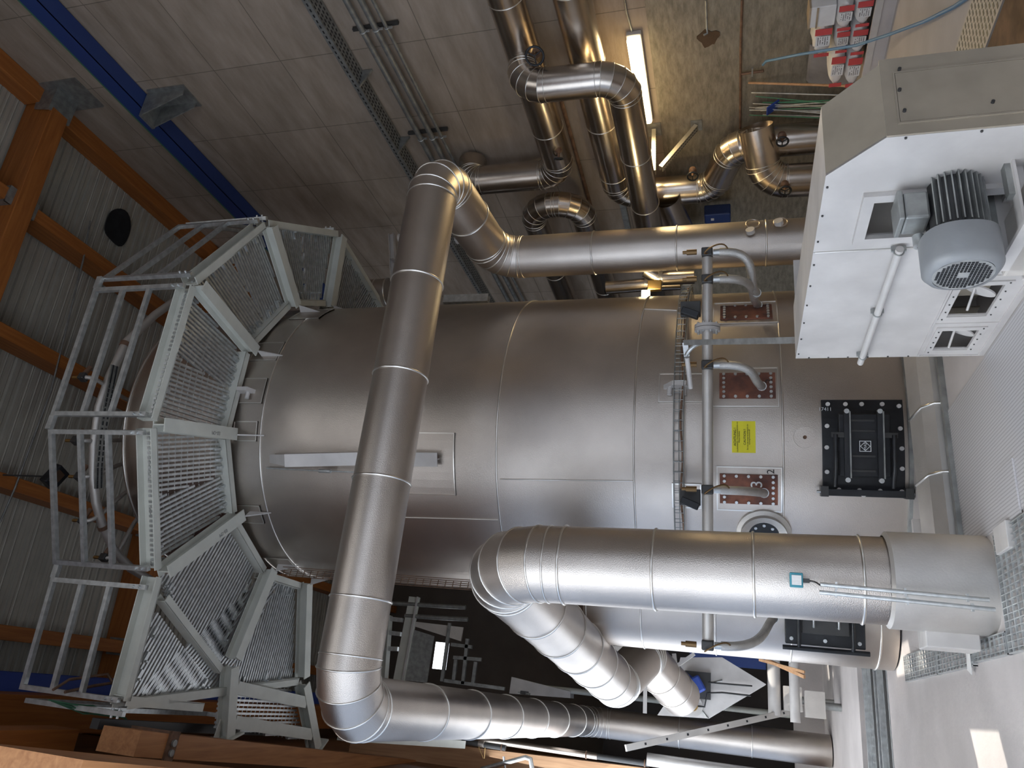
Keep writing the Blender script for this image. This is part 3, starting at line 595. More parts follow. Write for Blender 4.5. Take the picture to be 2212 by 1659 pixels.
# ================================================================== LARGE DUCTS
def duct(name, label, cat, runs, r, m=ALU, bead=.011, n=40, base=None, seams=()):
    """runs = list of ('s', p, q) straight lengths and ('e', points) lobster-back bends; every piece is its own part"""
    pts = [V(p) for rr in runs for p in (rr[1:3] if rr[0] == 's' else rr[1])]; root = thing(name, label, cat, base if base is not None else min(pts, key=lambda p: p.z))
    for rr in runs:
        if rr[0] == 's':
            p, q = V(rr[1]), V(rr[2]); b = B(); b.miter([p, q], r, n); o = b.build('duct_length', m, root); L = (q - p).length; step = rr[3] if len(rr) > 3 else 0
            if step:
                k = 1
                while k*step < L - .1:
                    c = p.lerp(q, k*step/L); b = B(); b.torus(c, q - p, r + .002, bead, n, 6); b.build('seam_band', SEAM, o); k += 1
        else:
            b = B(); s = B(); b.miter(rr[1], r, n, bead*.8, s); o = b.build('duct_bend', m, root); s.build('seam_band', SEAM, o)
    return root
# P1: crossing duct. riser -> towards the camera -> across the hall -> back along the left wall -> down
P1R = .268
RX, RY = 5.232, 7.93
top = V((RX, RY, 4.62)); nearc = V((RX, 6.16, 4.78)); leftc = V((-.236, 6.16, 4.78)); farc = V((-.300, 15.9, 4.45))
e1 = arc((RX, RY, .3), top, nearc, .42, 5); e2 = arc(top, nearc, leftc, .36, 4); e3 = arc(nearc, leftc, farc, .40, 4); e4 = arc(leftc, farc, (-.305, 15.9, 0), .5, 5)
duct('crossing_duct', 'long silver insulated duct that rises right of the boiler and crosses in front of it', 'duct',
     [('s', (RX, RY, .25), e1[0], 1.02), ('e', e1), ('s', e1[-1], e2[0], .55), ('e', e2), ('s', e2[-1], e3[0], 1.06), ('e', e3), ('s', e3[-1], e4[0], 1.35), ('e', e4), ('s', e4[-1], (-.305, 15.9, .02), 1.3)], P1R, base=(RX, RY, .0))
# P2: flue rising from the floor, then running away behind the boiler's left flank
P2R = .305
b0 = V((1.036, 5.91, 0)); c1 = V((1.012, 6.03, 3.62)); c2 = V((.30, 11.1, 3.22)); c3 = V((.72, 11.75, 3.40)); d1 = at(1472, 1505, Y=13.2)
f1 = arc(b0, c1, c2, .52, 5)
c3 = at(1392, 1418, Y=11.9)
f2 = arc(c1, c2, c3, .30, 4); f3 = arc(c2, c3, d1, .25, 4)
P2 = duct('flue_duct', 'wide silver flue standing on the floor at the front left, bending away at its top', 'duct',
     [('s', (1.036, 5.91, .02), b0.lerp(c1, .02)), ('s', b0.lerp(c1, .02), f1[0], .72), ('e', f1), ('s', f1[-1], f2[0], .80), ('e', f2), ('s', f2[-1], f3[0]), ('e', f3), ('s', f3[-1], d1, .5)], P2R, base=b0)
b = B(); b.lathe(b0, (0, 0, 1), [(.0, P2R + .03), (.62, P2R + .03), (.64, P2R)], 40); b.build('base_sleeve', ALUD, P2)
b = B(); b.box((b0.x - P2R - .13, b0.y - .02, .08), (b0.x - P2R + .12, b0.y + .22, .41)); b.build('cleaning_box', WHITE, P2, bevel=.008)
# teal sensor with two conduits down the flue
q = at(1720, 1253, D=5.66); t = thing('flue_sensor', 'teal sensor box with a white label clipped to the wide flue', 'sensor', q)
n_ = (CAM - q); n_.z = 0; n_.normalize(); r_ = V((-n_.y, n_.x, 0))
b = B(); b.cbox(q, (.10, .085, .05), r_, zz); b.build('housing', TEAL, t, bevel=.006); b = B(); b.cbox(q + n_*.027, (.065, .062, .004), r_, zz); b.build('label', PAPER, t); b = B(); b.cbox(q - zz*.06, (.03, .05, .03), r_, zz); b.build('cable_gland', DARK, t)
for k, (pa, pb) in enumerate((((1772, 1262), (2137, 1296)), ((1770, 1279), (2150, 1317)))):
    p0_, p1_ = at(*pa, D=5.60), at(*pb, D=5.54); t2 = thing('flue_conduit', 'slim metal conduit strapped to the wide flue, the %s of the two' % ('right' if k == 0 else 'left'), 'conduit', p1_)
    b = B(); b.cyl(p0_, p1_, .014, n=10); b.build('conduit', GALV, t2)
    for f in (.1, .52, .88):
        c = p0_.lerp(p1_, f); b = B(); b.cbox(c - n_*.008, (.05, .014, .03), r_, zz); b.build('strap', GALV, t2)
b = B(); b.tube(bezier(q - zz*.08, q - zz*.13 + n_*.02, at(1766, 1262, D=5.60), at(1773, 1264, D=5.59)), .006, 6); tag(b.build('sensor_cable', DARK), 'short dark cable from the teal sensor to the conduits', 'cable')
# ================================================================== TOP PLATFORM
PZ = 7.62                                    # underside of the platform steel
OUT = [at(x, y, Z=PZ) for x, y in ((735, 500), (575, 475), (415, 605), (325, 915), (335, 1245))]
INN = [at(x, y, Z=PZ) for x, y in ((708, 665), (634, 668), (550, 768), (500, 938), (514, 1112))]
for k, p in enumerate(INN):                  # inner ends just clear of the cladding
    d_ = V((p.x - TC.x, p.y - TC.y, 0)); INN[k] = V((TC.x, TC.y, PZ)) + d_.normalized()*(TR + .10)
g1, g2 = at(265, 1530, Z=PZ), at(440, 1540, Z=PZ); gi = at(575, 1243, Z=PZ); d_ = V((gi.x - TC.x, gi.y - TC.y, 0)); gi = V((TC.x, TC.y, PZ)) + d_.normalized()*(TR + .10)
gm = at(494, 1440, Z=PZ); h1 = at(650, 1478, Z=PZ); h2 = at(655, 1275, Z=PZ); d_ = V((h2.x - TC.x, h2.y - TC.y, 0)); h2 = V((TC.x, TC.y, PZ)) + d_.normalized()*(TR + .10)
hl = at(640, 1535, Z=PZ)
bk = V((TC.x + 3.3*math.sin(math.radians(118)), TC.y - 3.3*math.cos(math.radians(118)), PZ)); bki = V((TC.x + (TR + .1)*math.sin(math.radians(116)), TC.y - (TR + .1)*math.cos(math.radians(116)), PZ))
SEGS = [(bk, OUT[0], INN[0], bki, 'behind the boiler on the concrete wall side'), (OUT[0], OUT[1], INN[1], INN[0], 'nearest the concrete wall'), (OUT[1], OUT[2], INN[2], INN[1], 'at the right front of the boiler'),
        (OUT[2], OUT[3], INN[3], INN[2], 'second from the front toward the concrete wall'), (OUT[3], OUT[4], INN[4], INN[3], 'straight in front of the boiler top'),
        (OUT[4], g1, None, None, 'large bay at the left front'), (g1, h1, h2, gi, 'left bay beyond the diagonal brace'), ]
UPZ = V((0, 0, 1))
def grating(parent_label, quad, group, rows=None, name='grating_panel', z=.10, dirn=None, pitch=.052, clips=True):
    """bar grating cut to a quad o0,o1 (outer edge), i1,i0 (inner edge); bars run from the inner to the outer edge"""
    P = [V(p) + UPZ*z for p in quad]; c = sum(P, V((0, 0, 0)))/len(P); t = thing(name, parent_label, 'grating', V((c.x, c.y, P[0].z)), group)
    d = V(dirn) if dirn else ((P[0] + P[1]) - (P[2] + P[3])).normalized(); s = V((-d.y, d.x, 0)); b = B(); poly = [(p.dot(s), p.dot(d)) for p in P]; lo, hi = min(a for a, _ in poly), max(a for a, _ in poly)
    def span(a, poly):
        ys = []
        for (x0, y0), (x1, y1) in zip(poly, poly[1:] + poly[:1]):
            if (x0 - a)*(x1 - a) <= 0 and abs(x1 - x0) > 1e-9: ys.append(y0 + (y1 - y0)*(a - x0)/(x1 - x0))
        return (min(ys), max(ys)) if len(ys) > 1 else None
    a = lo + .02; zz_ = P[0].z
    while a < hi - .01:
        sp = span(a, poly)
        if sp and sp[1] - sp[0] > .03:
            p, q = s*a + d*sp[0], s*a + d*sp[1]; b.beam(V((p.x, p.y, zz_)), V((q.x, q.y, zz_)), .026, .035, UPZ)
        a += pitch
    poly2 = [(y, x) for x, y in poly]; a = min(y for _, y in poly) + .03; hi2 = max(y for _, y in poly)
    while a < hi2 - .01:
        sp = span(a, poly2)
        if sp and sp[1] - sp[0] > .03:
            p, q = d*a + s*sp[0], d*a + s*sp[1]; b.beam(V((p.x, p.y, zz_ + .012)), V((q.x, q.y, zz_ + .012)), .006, .010, UPZ)
        a += .10
    b.build('bar_grid', GALV, t)
    if clips:
        for f in (.2, .55, .8):
            for e0, e1, i0 in ((P[0], P[1], c), (P[3], P[2], c)):
                p = e0.lerp(e1, f); p = p + (i0 - p).normalized()*.09 - UPZ*.03; k = B(); k.cbox(p, (.03, .12, .02), s, d); k.cbox(p + UPZ*-.02 + d*.045, (.02, .02, .05), s, d); k.build('grating_clip', GALV, t)
    return t
def pframe(name, label, edges, radial=()):
    t = thing(name, label, 'steel frame', sum((V(e[0]) for e in edges), V((0, 0, 0)))/len(edges), 'platform bays')
    for p, q, nm in edges:
        b = B(); b.chan(V(p) + UPZ*.10, V(q) + UPZ*.10, .09, .20, 1 if nm == 'inner_beam' else -1); b.build(nm, GREY, t)
    return t
def off(p, c, k): p, c = V(p), V(c); return p + (c - p).normalized()*k
for k, (o0, o1, i1, i0, where) in enumerate(SEGS):
    if i1 is None: continue
    c = (o0 + o1 + i0 + i1)/4; e = [off(p, c, .075) for p in (o0, o1, i1, i0)]
    pframe('platform_bay', 'grey steel frame of the platform bay %s' % where, [(e[0], e[1], 'outer_beam'), (e[3], e[2], 'inner_beam')])
    m0, m1 = (e[0] + e[1])/2, (e[3] + e[2])/2; q = [off(p, c, .03) for p in (e[0], e[1], e[2], e[3])]; m0, m1 = (q[0] + q[1])/2, (q[3] + q[2])/2; s_ = (q[1] - q[0]).normalized()*.008
    grating('bar grating of the platform bay %s, first half' % where, (q[0], m0 - s_, m1 - s_, q[3]), 'platform gratings'); grating('bar grating of the platform bay %s, second half' % where, (m0 + s_, q[1], q[2], m1 + s_), 'platform gratings')
# large bay at the left front with a diagonal brace
o4, i4 = OUT[4], INN[4]; c = (o4 + g1 + gi + i4)/4; mid = at(362, 1292, Z=PZ); mid2 = at(480, 1447, Z=PZ)
e = [off(p, c, .075) for p in (o4, g1, gi, i4)]; g2e = off(g2, c, .06)
pframe('platform_bay', 'grey steel frame of the large bay at the left front of the boiler', [(e[0], e[1], 'outer_beam'), (e[3], e[2], 'inner_beam'), (e[1], g2e, 'end_beam')])
b = B(); b.chan(mid + UPZ*.07, mid2 + UPZ*.07, .09, .13, 1); tag(b.build('platform_brace', GREY), 'grey diagonal channel under the large left front platform bay', 'brace')
md = (mid2 - mid).normalized(); ms = V((-md.y, md.x, 0))*.08; dd = (g1 - o4).normalized(); ddn = V((-dd.y, dd.x, 0))
dF = (at(400, 1305, Z=PZ) - at(488, 1150, Z=PZ)).normalized()
def sh(p, k=.16): return off(p, c, k)
grating('large bar grating panel on the boiler side of the diagonal brace', (sh(o4), mid + (gi - mid).normalized()*.08, mid2 + (gi - mid2).normalized()*.10, sh(gi, .18), sh(i4, .18)), 'platform gratings', dirn=dF)
grating('triangular end bar grating on the outer side of the diagonal brace', (mid + (g1 - mid).normalized()*.14, sh(g1), sh(g2), mid2 + (g2 - mid2).normalized()*.16), 'platform gratings', dirn=dF)
# radial H-beams from the boiler to the platform edge, each on a welded bracket
RAD = [(INN[0], OUT[0], 'radial beam closest to the concrete wall'), (INN[1], OUT[1], 'second radial beam from the concrete wall'), (INN[2], OUT[2], 'third radial beam from the concrete wall, carrying a railing corner'), (INN[3], OUT[3], 'radial beam pointing at the camera, with pencil marks'), (INN[4], OUT[4], 'radial beam left of the front bay'), (gi, gm, 'radial beam on the far left side of the boiler'), (h2, h1, 'radial beam behind the crossing duct bend')]
for i_, o_, lab in RAD:
    t = thing('platform_beam', 'grey green ' + lab, 'beam', i_, 'platform beams'); d = (o_ - i_).normalized(); b = B(); b.hbeam(i_ - UPZ*.02, o_ - d*.10 - UPZ*.02, .15, .16); b.build('beam', GREY, t)
    b = B(); w_ = V((TC.x - i_.x, TC.y - i_.y, 0)).normalized(); lo = i_ - UPZ*.42 + w_*.085; b.prism([i_ - UPZ*.11 - w_*.02, i_ - UPZ*.11 + w_*.085, lo], V((-w_.y, w_.x, 0))*.016); b.build('bracket_plate', WHITE, t)
def mark_text(s, size, p, r, u): return text_mesh(s, size, 'pencil_mark', mat('pencil_grey', (.26, .26, .25), .8), None, p, r, u)
for (i_, o_), t_ in (((INN[3], OUT[3]), 'PD-03'), ((INN[4], OUT[4]), 'PD-03')):
    d = (o_ - i_).normalized(); s_ = V((-d.y, d.x, 0)); tag(mark_text(t_, .06, i_.lerp(o_, .3) - UPZ*.103 + s_*.0, -d, -s_), 'pencil marking %s on the underside of the radial beam' % ('PD-03 nearest the front bay' if i_ is INN[3] else 'PD-03 left of the front bay'), 'marking')
# railings: one welded section per bay
def rail_top(p, x, y): D = math.hypot(p.x, p.y); return at(x, y, D=D).z
RZ = 8.93
def railing(p, q, label, ztop=RZ, cut=.10):
    p, q = V(p), V(q); d = (q - p).normalized(); p = p + d*cut; q = q - d*cut; t = thing('railing_section', label, 'railing', V(((p.x + q.x)/2, (p.y + q.y)/2, PZ + .08)), 'platform railings')
    for e_ in (p, q): b = B(); b.beam(V((e_.x, e_.y, PZ + .05)), V((e_.x, e_.y, ztop + .025)), .05, .05, d); b.build('post', GALV, t)
    for z in (ztop, ztop - .40, ztop - .78): b = B(); b.beam(V((p.x, p.y, z)) + d*.026, V((q.x, q.y, z)) - d*.026, .05, .05, UPZ); b.build('rail', GALV, t)
    for e_ in (p, q):
        for z in (PZ + .12, PZ + .2): b = B(); b.cyl(V((e_.x, e_.y, z)) - V((-d.y, d.x, 0))*.05, V((e_.x, e_.y, z)) + V((-d.y, d.x, 0))*.05, .014, n=8); b.build('bolt', GALV, t)
    return t
def ro(p): d_ = V((p.x - TC.x, p.y - TC.y, 0)).normalized(); return p + d_*.035
railing(ro(OUT[1]), ro(OUT[2]), 'galvanised railing section on the right front platform bay'); railing(ro(OUT[2]), ro(OUT[3]), 'galvanised railing section right of the front bay, seen slantwise')
railing(ro(OUT[3]), ro(OUT[4]), 'galvanised railing section facing the camera at the front bay'); railing(ro(OUT[4]), ro(g1), 'galvanised railing section on the long left front bay'); railing(ro(OUT[0]), ro(OUT[1]), 'galvanised railing section against the dark concrete wall')
gl = at(460, 1552, Z=PZ + .05); railing(g1 + V((-.06, 0, 0)), V((g2.x - .06, g2.y + .9, PZ)), 'galvanised railing section along the left timber wall')
for p in (OUT[2], OUT[3], OUT[4]):
    b = B(); c_ = ro(p); b.cbox(V((c_.x, c_.y, RZ)), (.16, .05, .07), (1, 0, 0), (0, 1, 0)); tag(b.build('railing_corner_plate', GALV), 'galvanised plate joining railing tops at the %s corner' % ('right' if p is OUT[2] else 'front right' if p is OUT[3] else 'front left'), 'plate')
# cantilever frame to the left wall girder
ft1, ft2 = at(484, 1590, Z=PZ), at(676, 1616, Z=PZ)
sup = thing('platform_outrigger', 'pale grey steel outrigger frame bolted from the platform to the left glulam girder', 'steel frame', ft1)
for a_, f_, lab in ((gm, ft1, 0), (h1, ft2, 0)):
    b = B(); b.hbeam(a_ - UPZ*.02, f_ - UPZ*.02, .16, .16); b.build('outrigger_beam', GREY, sup)
    d = (f_ - a_).normalized(); s_ = V((-d.y, d.x, 0)); b = B(); b.cbox(f_ - UPZ*.02 + d*.012, (.42, .24, .024), s_, UPZ); b.build('foot_plate', GREY, sup)
    b = B(); b.prism([f_ - s_*.08, f_ - s_*.2, f_ - s_*.08 - d*.22], UPZ*.016); b.prism([f_ + s_*.08, f_ + s_*.2, f_ + s_*.08 - d*.22], UPZ*.016); b.build('gusset_plate', GREY, sup)
    for k in (-1, 1): b = B(); b.disc(f_ + s_*k*.17 - d*.01 + UPZ*.05, d, .025, .05, 8); b.build('bolt', GALV, sup)
for f in (.28, .78):
    p, q = gm.lerp(ft1, f), h1.lerp(ft2, f); d = (q - p).normalized(); b = B(); b.hbeam(p + d*.09 - UPZ*.02, q - d*.09 - UPZ*.02, .15, .14); b.build('tie_beam', GREY, sup)
ft3 = at(1000, 1608, Y=13.6); b = B(); b.hbeam(at(730, 1598, Y=11.1) + V((.05, .05, 0)), ft3, .12, .12, .012); t3 = tag(b.build('lower_brace_beam', GREY), 'pale grey steel beam running behind the crossing duct bend to the far upright', 'beam')
grating('bar grating of the gangway between the outrigger beams', (gm.lerp(ft1, .9), h1.lerp(ft2, .9), h1 + V((0, -.1, 0)), gm + V((0, .1, 0))), 'platform gratings', z=.14, dirn=V((0, 1, 0)), clips=False)
# ring pipe, valves and tray on the boiler head
zr = at(207, 960, D=7.62).z
rp = [at(x, y, Z=zr) for x, y in ((385, 645), (335, 680), (272, 740), (238, 810), (214, 880), (203, 960), (201, 1030), (207, 1085), (221, 1135), (247, 1190), (283, 1228), (340, 1262))]
t = thing('head_ring_pipe', 'curved dull steel ring pipe above the boiler head behind the railing', 'pipe', rp[5])
b = B(); b.tube(rp, .055, 14); b.build('pipe', ALUD, t)
for k in (2, 8):
    b = B(); b.tube([rp[k] + (rp[k + 1] - rp[k])*.0, rp[k] + (rp[k + 1] - rp[k])*.12], .066, 14); b.build('pipe_clamp', RUSTY, t)
VP = [(180, 815), (165, 952), (172, 1030), (180, 1125), (225, 1205), (200, 830)]
for k, (x, y) in enumerate(VP[:5]):
    p = at(x, y, Z=zr + .12); t = thing('head_valve', 'small brass valve on the boiler head ring pipe, %s from the right' % ('first', 'second', 'third', 'fourth', 'fifth')[k], 'valve', p)
    b = B(); b.cbox(p, (.09, .09, .10), (1, .3, 0), (0, 0, 1)); b.build('body', DARK, t, bevel=.01); b = B(); b.cyl(p + UPZ*.04, p + UPZ*.16, .022, n=8); b.build('stem', BRASS, t); b = B(); b.cyl(p + V((.05, 0, 0)), p + V((.16, .05, 0)), .03, n=10); b.build('coupling', RUSTY, t)
    q = V((TC.x, TC.y, TH)) + (V((p.x, p.y, 0)) - V((TC.x, TC.y, 0))).normalized()*(TR - .25); q.z = TH + .12
    b = B(); b.tube(bezier(p - UPZ*.04, p - UPZ*.3, q + UPZ*.25, q), .028, 10); b.build('braided_hose', BRAID, t)
tr = [at(x, y, Z=zr - .15) for x, y in ((248, 790), (240, 830), (230, 880), (220, 950), (214, 1010), (213, 1055))]
t = thing('perforated_tray', 'perforated cable channel curving behind the ring pipe over the boiler head', 'cable tray', tr[2]); b = B()
for p, q in zip(tr[:-1], tr[1:]):
    b.beam(p, q, .12, .02, UPZ); d = (q - p).normalized(); s_ = V((-d.y, d.x, 0))
    for k in range(4):
        c_ = p.lerp(q, (k + .5)/4)
b.build('channel', GALVD, t)
for p, q in zip(tr[:-1], tr[1:]):
    b = B()
    for k in range(5):
        c_ = p.lerp(q, (k + .5)/5) - UPZ*.012; d = (q - p).normalized(); s_ = V((-d.y, d.x, 0))
        for j in (-.03, .03): b.cbox(c_ + s_*j, (.05, .018, .006), d, s_)
    b.build('slots', BLACK, t)
fl_ = at(118, 1030, Z=10.6); t = thing('ceiling_floodlight', 'small dark floodlight hanging under the roof behind the railing', 'lamp', fl_); b = B(); b.cbox(fl_, (.30, .22, .14), (1, .4, -.2), (0, 1, 0)); b.build('housing', BLACK, t, bevel=.02); b = B(); b.cbox(fl_ - UPZ*.075 + V((-.02, -.03, 0)), (.2, .13, .01), (1, .4, -.2), (0, 1, 0)); b.build('lens', ALU2, t); b = B(); b.cyl(fl_, V((fl_.x, fl_.y, ceil_z(fl_.x))), .012, n=6); b.build('hanger', DARK, t)
b = B()
ga = at(105, 1525, Z=8.4)
for k in range(7): b.tube([at(105 + k*6, 1512 + k*2, Z=8.35), at(170 + k*5, 1524 + (k % 3)*9, Z=8.25), at(262 + k*2, 1536 + k*3, Z=8.1)], .008, 5)
tag(b.build('green_hose_bundle', GREEN), 'bundle of thin green hoses hanging beside the left platform railing', 'hose')
b = B(); b.tube([at(115, 1490, Z=8.3), at(150, 1468, Z=8.35), at(232, 1456, Z=8.3), at(248, 1480, Z=8.2)], .016, 6); b.tube([at(140, 1495, Z=8.2), at(200, 1482, Z=8.2), at(250, 1474, Z=8.2)], .016, 6); tag(b.build('bent_rods', RUSTY), 'two bent brown rods lying across the platform corner by the blue rail', 'rods')
# short duct stub and steel post between platform and concrete wall
b0_, b1_ = at(740, 640, Y=10.6), at(842, 632, Y=10.6); t = thing('stub_duct', 'short brownish duct stub between platform underside and wall bracket', 'duct', b1_)
b = B(); b.cyl(b0_, b1_, .26, n=32); b.build('duct_length', ALU, t)
for f in (.75, .98): b = B(); b.torus(b0_.lerp(b1_, f), b1_ - b0_, .262, .012, 32, 6); b.build('seam_band', SEAM, t)
pa, pb, pc = at(846, 506, Y=10.9), at(852, 642, Y=10.9), at(846, 560, Y=10.9); t = thing('pipe_support_post', 'white steel bracket standing behind the crossing duct', 'bracket', pb)
b = B(); b.hbeam(pb, pa, .10, .10, .012, V((0, 0, 1))); b.build('arm', WHITE, t); b = B(); b.beam(pc, at(880, 582, Y=10.5), .05, .05); b.build('strut', WHITE, t)
q = at(867, 514, Y=10.6); t = thing('bell_lamp', 'small white and red signal lamp on the bracket behind the crossing duct', 'lamp', q); b = B(); b.disc(q, (0, 0, 1), .08, .10, 16); b.build('body', WHITE, t); b = B(); b.disc(q - UPZ*.055, (0, 0, 1), .05, .02, 12); b.build('lens', REDP, t)
q = at(988, 514, X=7.9); t = thing('escape_light', 'small white emergency light box beside the crossing duct bend', 'lamp', q); b = B(); b.cbox(q, (.18, .16, .1), (1, 0, 0), (0, 1, 0)); b.build('housing', WHITE, t, bevel=.01); b = B(); b.cbox(q - UPZ*.08, (.14, .1, .07), (1, 0, 0), (0, 1, 0)); b.build('lens', PAPER, t)
b = B(); p, q = at(960, 648, D=10.6), at(1056, 645, D=10.6); b.chan(p, q, .12, .1, 1); tag(b.build('boiler_side_channel', GALV), 'pale steel channel lying along the boiler flank on the wall side', 'channel')
# ================================================================== FAN CASING (right foreground)
FX = 2.486; XB = 2.92
C_ = V((FX, 5.305, 1.21)); E_ = V((FX, 3.214, 1.21)); G_ = V((FX, 2.975, .98)); Dn = V((FX, 5.352, 0)); Gn = V((FX - .02, 2.975, 0))
fan = thing('fan_casing', 'large off-white sheet metal fan casing with chamfered corner in the right foreground', 'fan casing', (2.7, 4.2, 0))
XW = 4.55
# side sheet with the motor window and two flap openings cut out: strips between the openings
def sheet(b, y0, y1, z0, z1, x=FX, t=.012): b.box((x, y0, z0), (x + t, y1, z1))
WY0, WY1, WZ0, WZ1 = 3.40, 3.75, .36, .97
FLAPS = [(4.33, 4.70, .14, .36), (4.90, 5.18, .13, .34)]
b = B()
b.prism([(FX, WY0, 0), (FX, 2.975, 0), (FX, 2.975, .98), (FX, 3.214, 1.21), (FX, WY0, 1.21)], (.012, 0, 0))
sheet(b, WY0, WY1, 0, WZ0); b.prism([(FX, WY0, WZ1), (FX, WY1, WZ1), (FX, WY1, 1.21), (FX, WY0, 1.21)], (.012, 0, 0))
sheet(b, WY1, 3.89, 0, 1.21); sheet(b, 3.895, 5.30, .42, 1.21)
ys = [3.89, FLAPS[0][0], FLAPS[0][1], FLAPS[1][0], FLAPS[1][1], 5.30]
for k in (0, 2, 4): sheet(b, ys[k], ys[k + 1], 0, .42)
for y0, y1, z0, z1 in FLAPS: sheet(b, y0, y1, 0, z0); sheet(b, y0, y1, z1, .42)
b.build('side_sheet', WHITE, fan)
b = B(); b.box((FX + .012, 3.214, 1.198), (XB, 5.30, 1.21)); b.build('top_sheet', WHITE, fan)
b = B(); b.box((FX + .012, 5.288, 0), (XB + .4, 5.30, 1.198)); b.build('far_sheet', WHITE, fan)
b = B(); b.prism([(FX + .002, 3.214, 1.21), (XB, 3.214, 1.21), (XB, 2.975, .98), (FX + .002, 2.975, .98)], (0, .009, -.009)); b.build('chamfer_sheet', SHADESH, fan)
nl = at(2212, 105, Y=2.975)
b = B(); b.box((FX + .002, 2.965, 0), (XB + .02, 2.975, .98)); b.build('end_sheet', SHADESH, fan)
b = B(); b.frame_rect((FX + .06, 2.965, .2), (XB - .07, 2.965, .2), (XB - .07, 2.965, .93), (FX + .06, 2.965, .93), .008, (0, -.008, 0)); b.box((FX + .07, 2.958, .21), (XB - .08, 2.965, .92)); b.build('inspection_cover', SHADESH, fan)
b = B(); b.box((XB, 2.97, 0), (XB + .012, 5.3, .98)); b.build('rear_sheet', OFFW, fan)
for k, (u, v) in enumerate(((.12, .9), (.4, .9), (.12, .25), (.4, .25), (.12, .55), (.26, .91), (.27, .24))):
    p = V((FX + .02 + u*.88, 2.952, v)); b = B(); b.disc(p, (0, 1, 0), .008, .012, 8); b.build('screw', DARK, fan)
b = B(); b.cyl((FX - .004, 3.89, .42), (FX - .004, 3.89, 1.2), .005, n=6); b.build('sheet_seam', SEAM, fan)
for k in range(9):
    for p in ((FX - .003, 3.3 + k*.24, 1.195), (FX - .003, 5.285, .08 + k*.13)):
        b = B(); b.disc(p, (1, 0, 0), .006, .008, 6); b.build('rivet', DARK, fan)
for z in (.3, .6, .9):
    b = B(); b.disc((FX - .003, 2.985, z), (1, 0, 0), .006, .008, 6); b.build('rivet', DARK, fan)
# window frame, inner wall, flap frames and flaps
b = B(); b.frame_rect((FX, WY0 - .03, WZ0 - .03), (FX, WY1 + .05, WZ0 - .03), (FX, WY1 + .05, WZ1 + .05), (FX, WY0 - .03, WZ1 + .05), .055, (-.028, 0, 0)); b.build('window_frame', WHITE, fan)
b = B(); b.box((FX + .33, WY0 - .05, .1), (FX + .34, 3.9, 1.1)); b.build('inner_wall', OFFW, fan)
b = B(); b.box((FX + .02, WY1 + .06, .1), (FX + .33, WY1 + .07, 1.1)); b.box((FX + .02, WY0 - .06, .99), (FX + .33, WY1 + .06, 1.0)); b.build('window_lining', OFFW, fan)
b = B(); b.box((FX + .012, 3.0, .34), (FX + .33, WY1 + .06, .352)); b.build('window_sill_sheet', SHADESH, fan)
b = B(); b.frame_rect((FX, 4.22, .03), (FX, 5.285, .03), (FX, 5.285, .415), (FX, 4.22, .415), .012, (-.008, 0, 0)); b.box((FX - .006, 4.8, .04), (FX, 4.808, .41)); b.build('flap_panel_rim', WHITE, fan)
for y0, y1, z0, z1 in FLAPS:
    b = B(); b.frame_rect((FX, y0 - .045, z0 - .04), (FX, y1 + .045, z0 - .04), (FX, y1 + .045, z1 + .04), (FX, y0 - .045, z1 + .04), .04, (-.01, 0, 0)); fr = b.build('flap_frame', WHITE, fan)
    b = B(); b.box((FX + .15, y0 - .02, z0 - .02), (FX + .16, y1 + .02, z1 + .02)); b.build('flap_recess', SHADESH, fr)
    cy_, cz_ = (y0 + y1)/2, (z0 + z1)/2; b = B(); b.disc((FX + .05, cy_ - .03, cz_ - .03), (-1, .35, .5), .085, .01, 24); b.cyl((FX + .0, cy_ + .12, cz_ + .01), (FX + .08, cy_ - .1, cz_), .008, n=6); b.build('flap_disc', WHITE, fr)
    for k in range(10):
        u = k/9; p = (FX - .012, y0 - .03 + u*(y1 - y0 + .06), z1 + .02 if k % 2 else z0 - .02); b = B(); b.disc(p, (1, 0, 0), .005, .006, 6); b.build('rivet', DARK, fr)
rp0, rp1 = at(1944, 538, X=FX - .045), at(1864, 784, X=FX - .045); rp1.z = rp0.z
b = B(); b.cyl(rp0, rp1, .021, n=14); rod = b.build('damper_rod', WHITE, fan)
for f in (.02, .5, .93):
    p = rp0.lerp(rp1, f); b = B(); b.torus(p, rp1 - rp0, .024, .005, 14, 6); b.cbox(p + V((.02, 0, 0)), (.03, .014, .075), (1, 0, 0), (0, 1, 0)); b.build('rod_clamp', GALVD, rod)
# motor
mc0 = V((FX - .02, 3.50, .52)); ax = V((-1, 0, 0)); MR = .168
motor = thing('electric_motor', 'grey finned electric motor sticking out of the window of the white fan casing', 'motor', V((FX - .12, 3.5, .32)))
mz, my = at(2080, 590, X=FX - .48).z, at(2080, 590, X=FX - .48).y
mc0.y, mc0.z = my, mz
b = B(); b.cyl(mc0 - ax*.28, mc0 + ax*.30, MR*.64, n=32); b.build('motor_body', DARK, motor)
for k in range(30):
    a = 2*PI*k/30; dy, dz = math.cos(a), math.sin(a)
    if dz > .75: continue
    u = V((0, dy, dz)); w = V((0, -dz, dy)); b = B(); b.cbox(mc0 + u*MR*.72, (MR*.24, .50, .006), u, ax); b.build('cooling_fin', GALVD, motor)
cv0 = mc0 + ax*.30; b = B(); R = []
def sq(c, r, k=.22): return [c + V((0, math.cos(a), math.sin(a)))*r*(1 + k*.25*abs(math.sin(2*(a)))**2) for a in [2*PI*i/48 for i in range(48)]]
